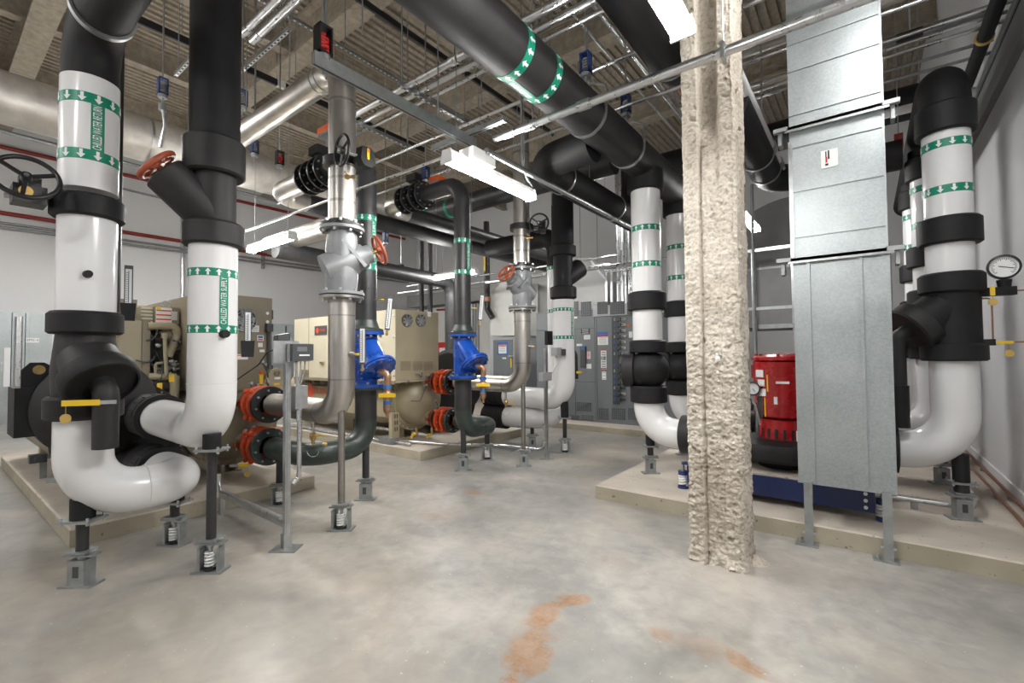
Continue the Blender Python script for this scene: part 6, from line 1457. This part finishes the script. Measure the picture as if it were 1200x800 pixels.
t = thing('strut_rack', 'perforated galvanized strut frame above the switchgear beside the bright conduits', 'strut frame', (P(712, 340, 9.2).x, 9.2, ztp))
for x in (711, 717): q = P(x, 350, 9.2); MB().bx(q.x-.025, q.x+.025, 9.18, 9.22, ztp, P(x, 316, 9.2).z).build('post', 'zinc', t)
a, b = P(709, 318, 9.15), P(745, 314, 9.15); MB().bar(a, b, .05, .05, Z1).build('cross_strut', 'zinc', t); h = MB()
for k in range(9): q = a+(b-a)*((k+.5)/9)-Y1*.027; h.obox(q, X1, Z1, Y1, .02, .008, .002)
h.build('slot_holes', 'vent_dark', t, stuff=True)
# small things on the far walls
t = thing('alarm_sign', 'small red sign on the far wall behind the middle blue strainer', 'sign', onY(519, 407, 12.0)); q = onY(519, 408, 11.9)
MB().obox(q, X1, Z1, Y1, .28, .22, .02).build('sign_plate', 'print_red', t); MB().obox(q-Y1*.022-Z1*.06, X1, Z1, Y1, .16, .08, .002).build('white_field', 'print_white', t)
MB().bx(-13.2, -7.8, 11.95, 12.1, 0, 3.3).solo('partition', 'cab_white', 'pale partition with a door behind the middle tan chiller', 'partition', loc=(-10.5, 12, 0))
conduit([onY(506, 340, 11.93), onY(552, 332, 11.93)], .035, 'thin dark red sprinkler pipe on the far partition, upper', m='pipe_red'); conduit([onY(512, 363, 11.91), onY(530, 362, 11.91)], .035, 'short dark red pipe end on the far partition, lower', m='pipe_red')
t = conduit([onY(506, 396, 11.925), onY(506, 349, 11.925), onY(527, 346, 11.925), onY(531, 396, 11.925)], .025, 'grey conduit loop on the far partition by the tan box', m='device_grey', bend=.3)
for k in range(3): q = onY(554+k*3, 340, 11.92); MB().cyl((q.x, 11.92, .0), (q.x, 11.92, 3.3), .03, None, 8).solo('conduit', 'device_grey', ('left', 'middle', 'right')[k]+' of three upright grey conduits on the far partition', 'conduit', loc=(q.x, 11.92, 0))
# left wall services
WX = XL+.16
for k, (y0, lab) in enumerate(((130, 'top'), (141, 'second'), (153, 'third'))):
    WR = -14.2; q = onX(0, y0, WR); conduit([(WR, -1.0, q.z), (WR, 7.5, q.z)], .042, lab+' grey conduit of the rack high on the left wall', m='zinc_dull')
for k, y in enumerate((172.9, 249.2)):
    q, q2 = onX(0, y, WX), onX(375, (255.6, 307.6)[k], WX); conduit([(WX, -1.0, q.z), (WX, 13.2, q2.z)], .05, ('upper', 'lower')[k]+' red sprinkler pipe along the left wall', m='pipe_red')
for k, y in enumerate((262, 267)):
    q, q2 = onX(0, y, WX), onX(380, (312.5, 316)[k], WX); conduit([(WX, -1.0, q.z), (WX, 13.4, q2.z)], .032, ('upper', 'lower')[k]+' of two thin conduits under the lower red pipe on the left wall', m='zinc_dull')
for k, y in enumerate((.9, 2.6, 4.9, 7.2)):
    MB().bx(XL+.002, XL+.12, y-.04, y+.04, 4.5, 7.3 if k < 2 else 5.3).solo('wall_strut', 'zinc_dull', ('first', 'second', 'third', 'fourth')[k]+' upright strut behind the conduits on the left wall, counted from the left', 'strut', loc=(XL+.06, y, 4.5))
q = onX(142, 225, WX); W2 = XL+.03; conduit([(W2, onX(136, 219, W2).y, onX(136, 219, W2).z), (W2, onX(205, 236, W2).y, onX(205, 236, W2).z)], .03, 'single thin conduit between the red pipes on the left wall', m='zinc_dull')
qa, qb = onX(214, 290, XL+.06), onX(213, 400, XL+.06)
conduit([(XL+.06, qa.y, qa.z+1.2), (XL+.06, qb.y, qb.z)], .055, 'bright upright conduit just left of the white supply pipe', m='emt')
# electrical panels at far left
for k, (x0, x1, m, lab) in enumerate(((-14, 14, 'switch_light', 'leftmost galvanized panel board at far left edge'), (14, 30, 'zinc', 'shiny galvanized wireway between two panel boards at far left'), (30, 62, 'switch_light', 'galvanized panel board with a white name plate at far left'))):
    pX = -15.75
    a, b = onX(x0, 400, pX), onX(x1-1, 400, pX); zt_ = onX(20, 366, pX).z
    t = thing('panel_board', lab, 'electrical panel', (pX-.2, (a.y+b.y)/2, 0))
    bp = MB().bx(XL+.002, pX, a.y, b.y, 0.0, zt_).build('panel_body', 'galvanized', t)
    if k != 1:
        MB().bx(pX, pX+.015, a.y+.06, b.y-.06, .12, zt_-.08).build('panel_door', 'galvanized', bp)
        MB().bx(pX+.015, pX+.03, b.y-.16, b.y-.12, 1.2, 1.45).build('panel_latch', 'zinc', bp)
    else:
        for yy in (a.y+.08, (a.y+b.y)/2, b.y-.08): MB().cyl((pX+.05, yy, .3), (pX+.05, yy, zt_-.1), .04, None, 10).build('conduit', 'emt', bp)
    if k == 2:
        q = onX(38.2, 398.5, pX+.017); n_ = MB().obox(q, Y1, Z1, X1, .11, .055, .003).build('name_plate', 'print_white', bp); w = MB(); text_flat(w, 'EM2-4', .075, q+X1*.004, Y1, Z1); w.build('lettering', 'print_black', n_, 'black lettering')
    if k == 0: q = onX(8, 430, pX+.02); MB().obox(q, Y1, Z1, X1, .05, .45, .02).build('white_strip', 'print_white', bp)
# grey cabinet behind the left chiller panel
pX = -13.5; a, b = onX(319, 379, pX), onX(345, 400, pX); t = thing('panel_board', 'galvanized panel board between the two tan chillers', 'electrical panel', (pX, (a.y+b.y)/2, 0))
bp = MB().bx(pX-.4, pX, a.y-.4, b.y+.3, 0, a.z).build('panel_body', 'galvanized', t); q = onX(335, 390, pX); MB().bx(pX, pX+.012, q.y-.02, q.y+.02, .1, a.z-.05).build('panel_joint', 'vent_dark', bp)
# lower left: dark motor shelf of the trapeze
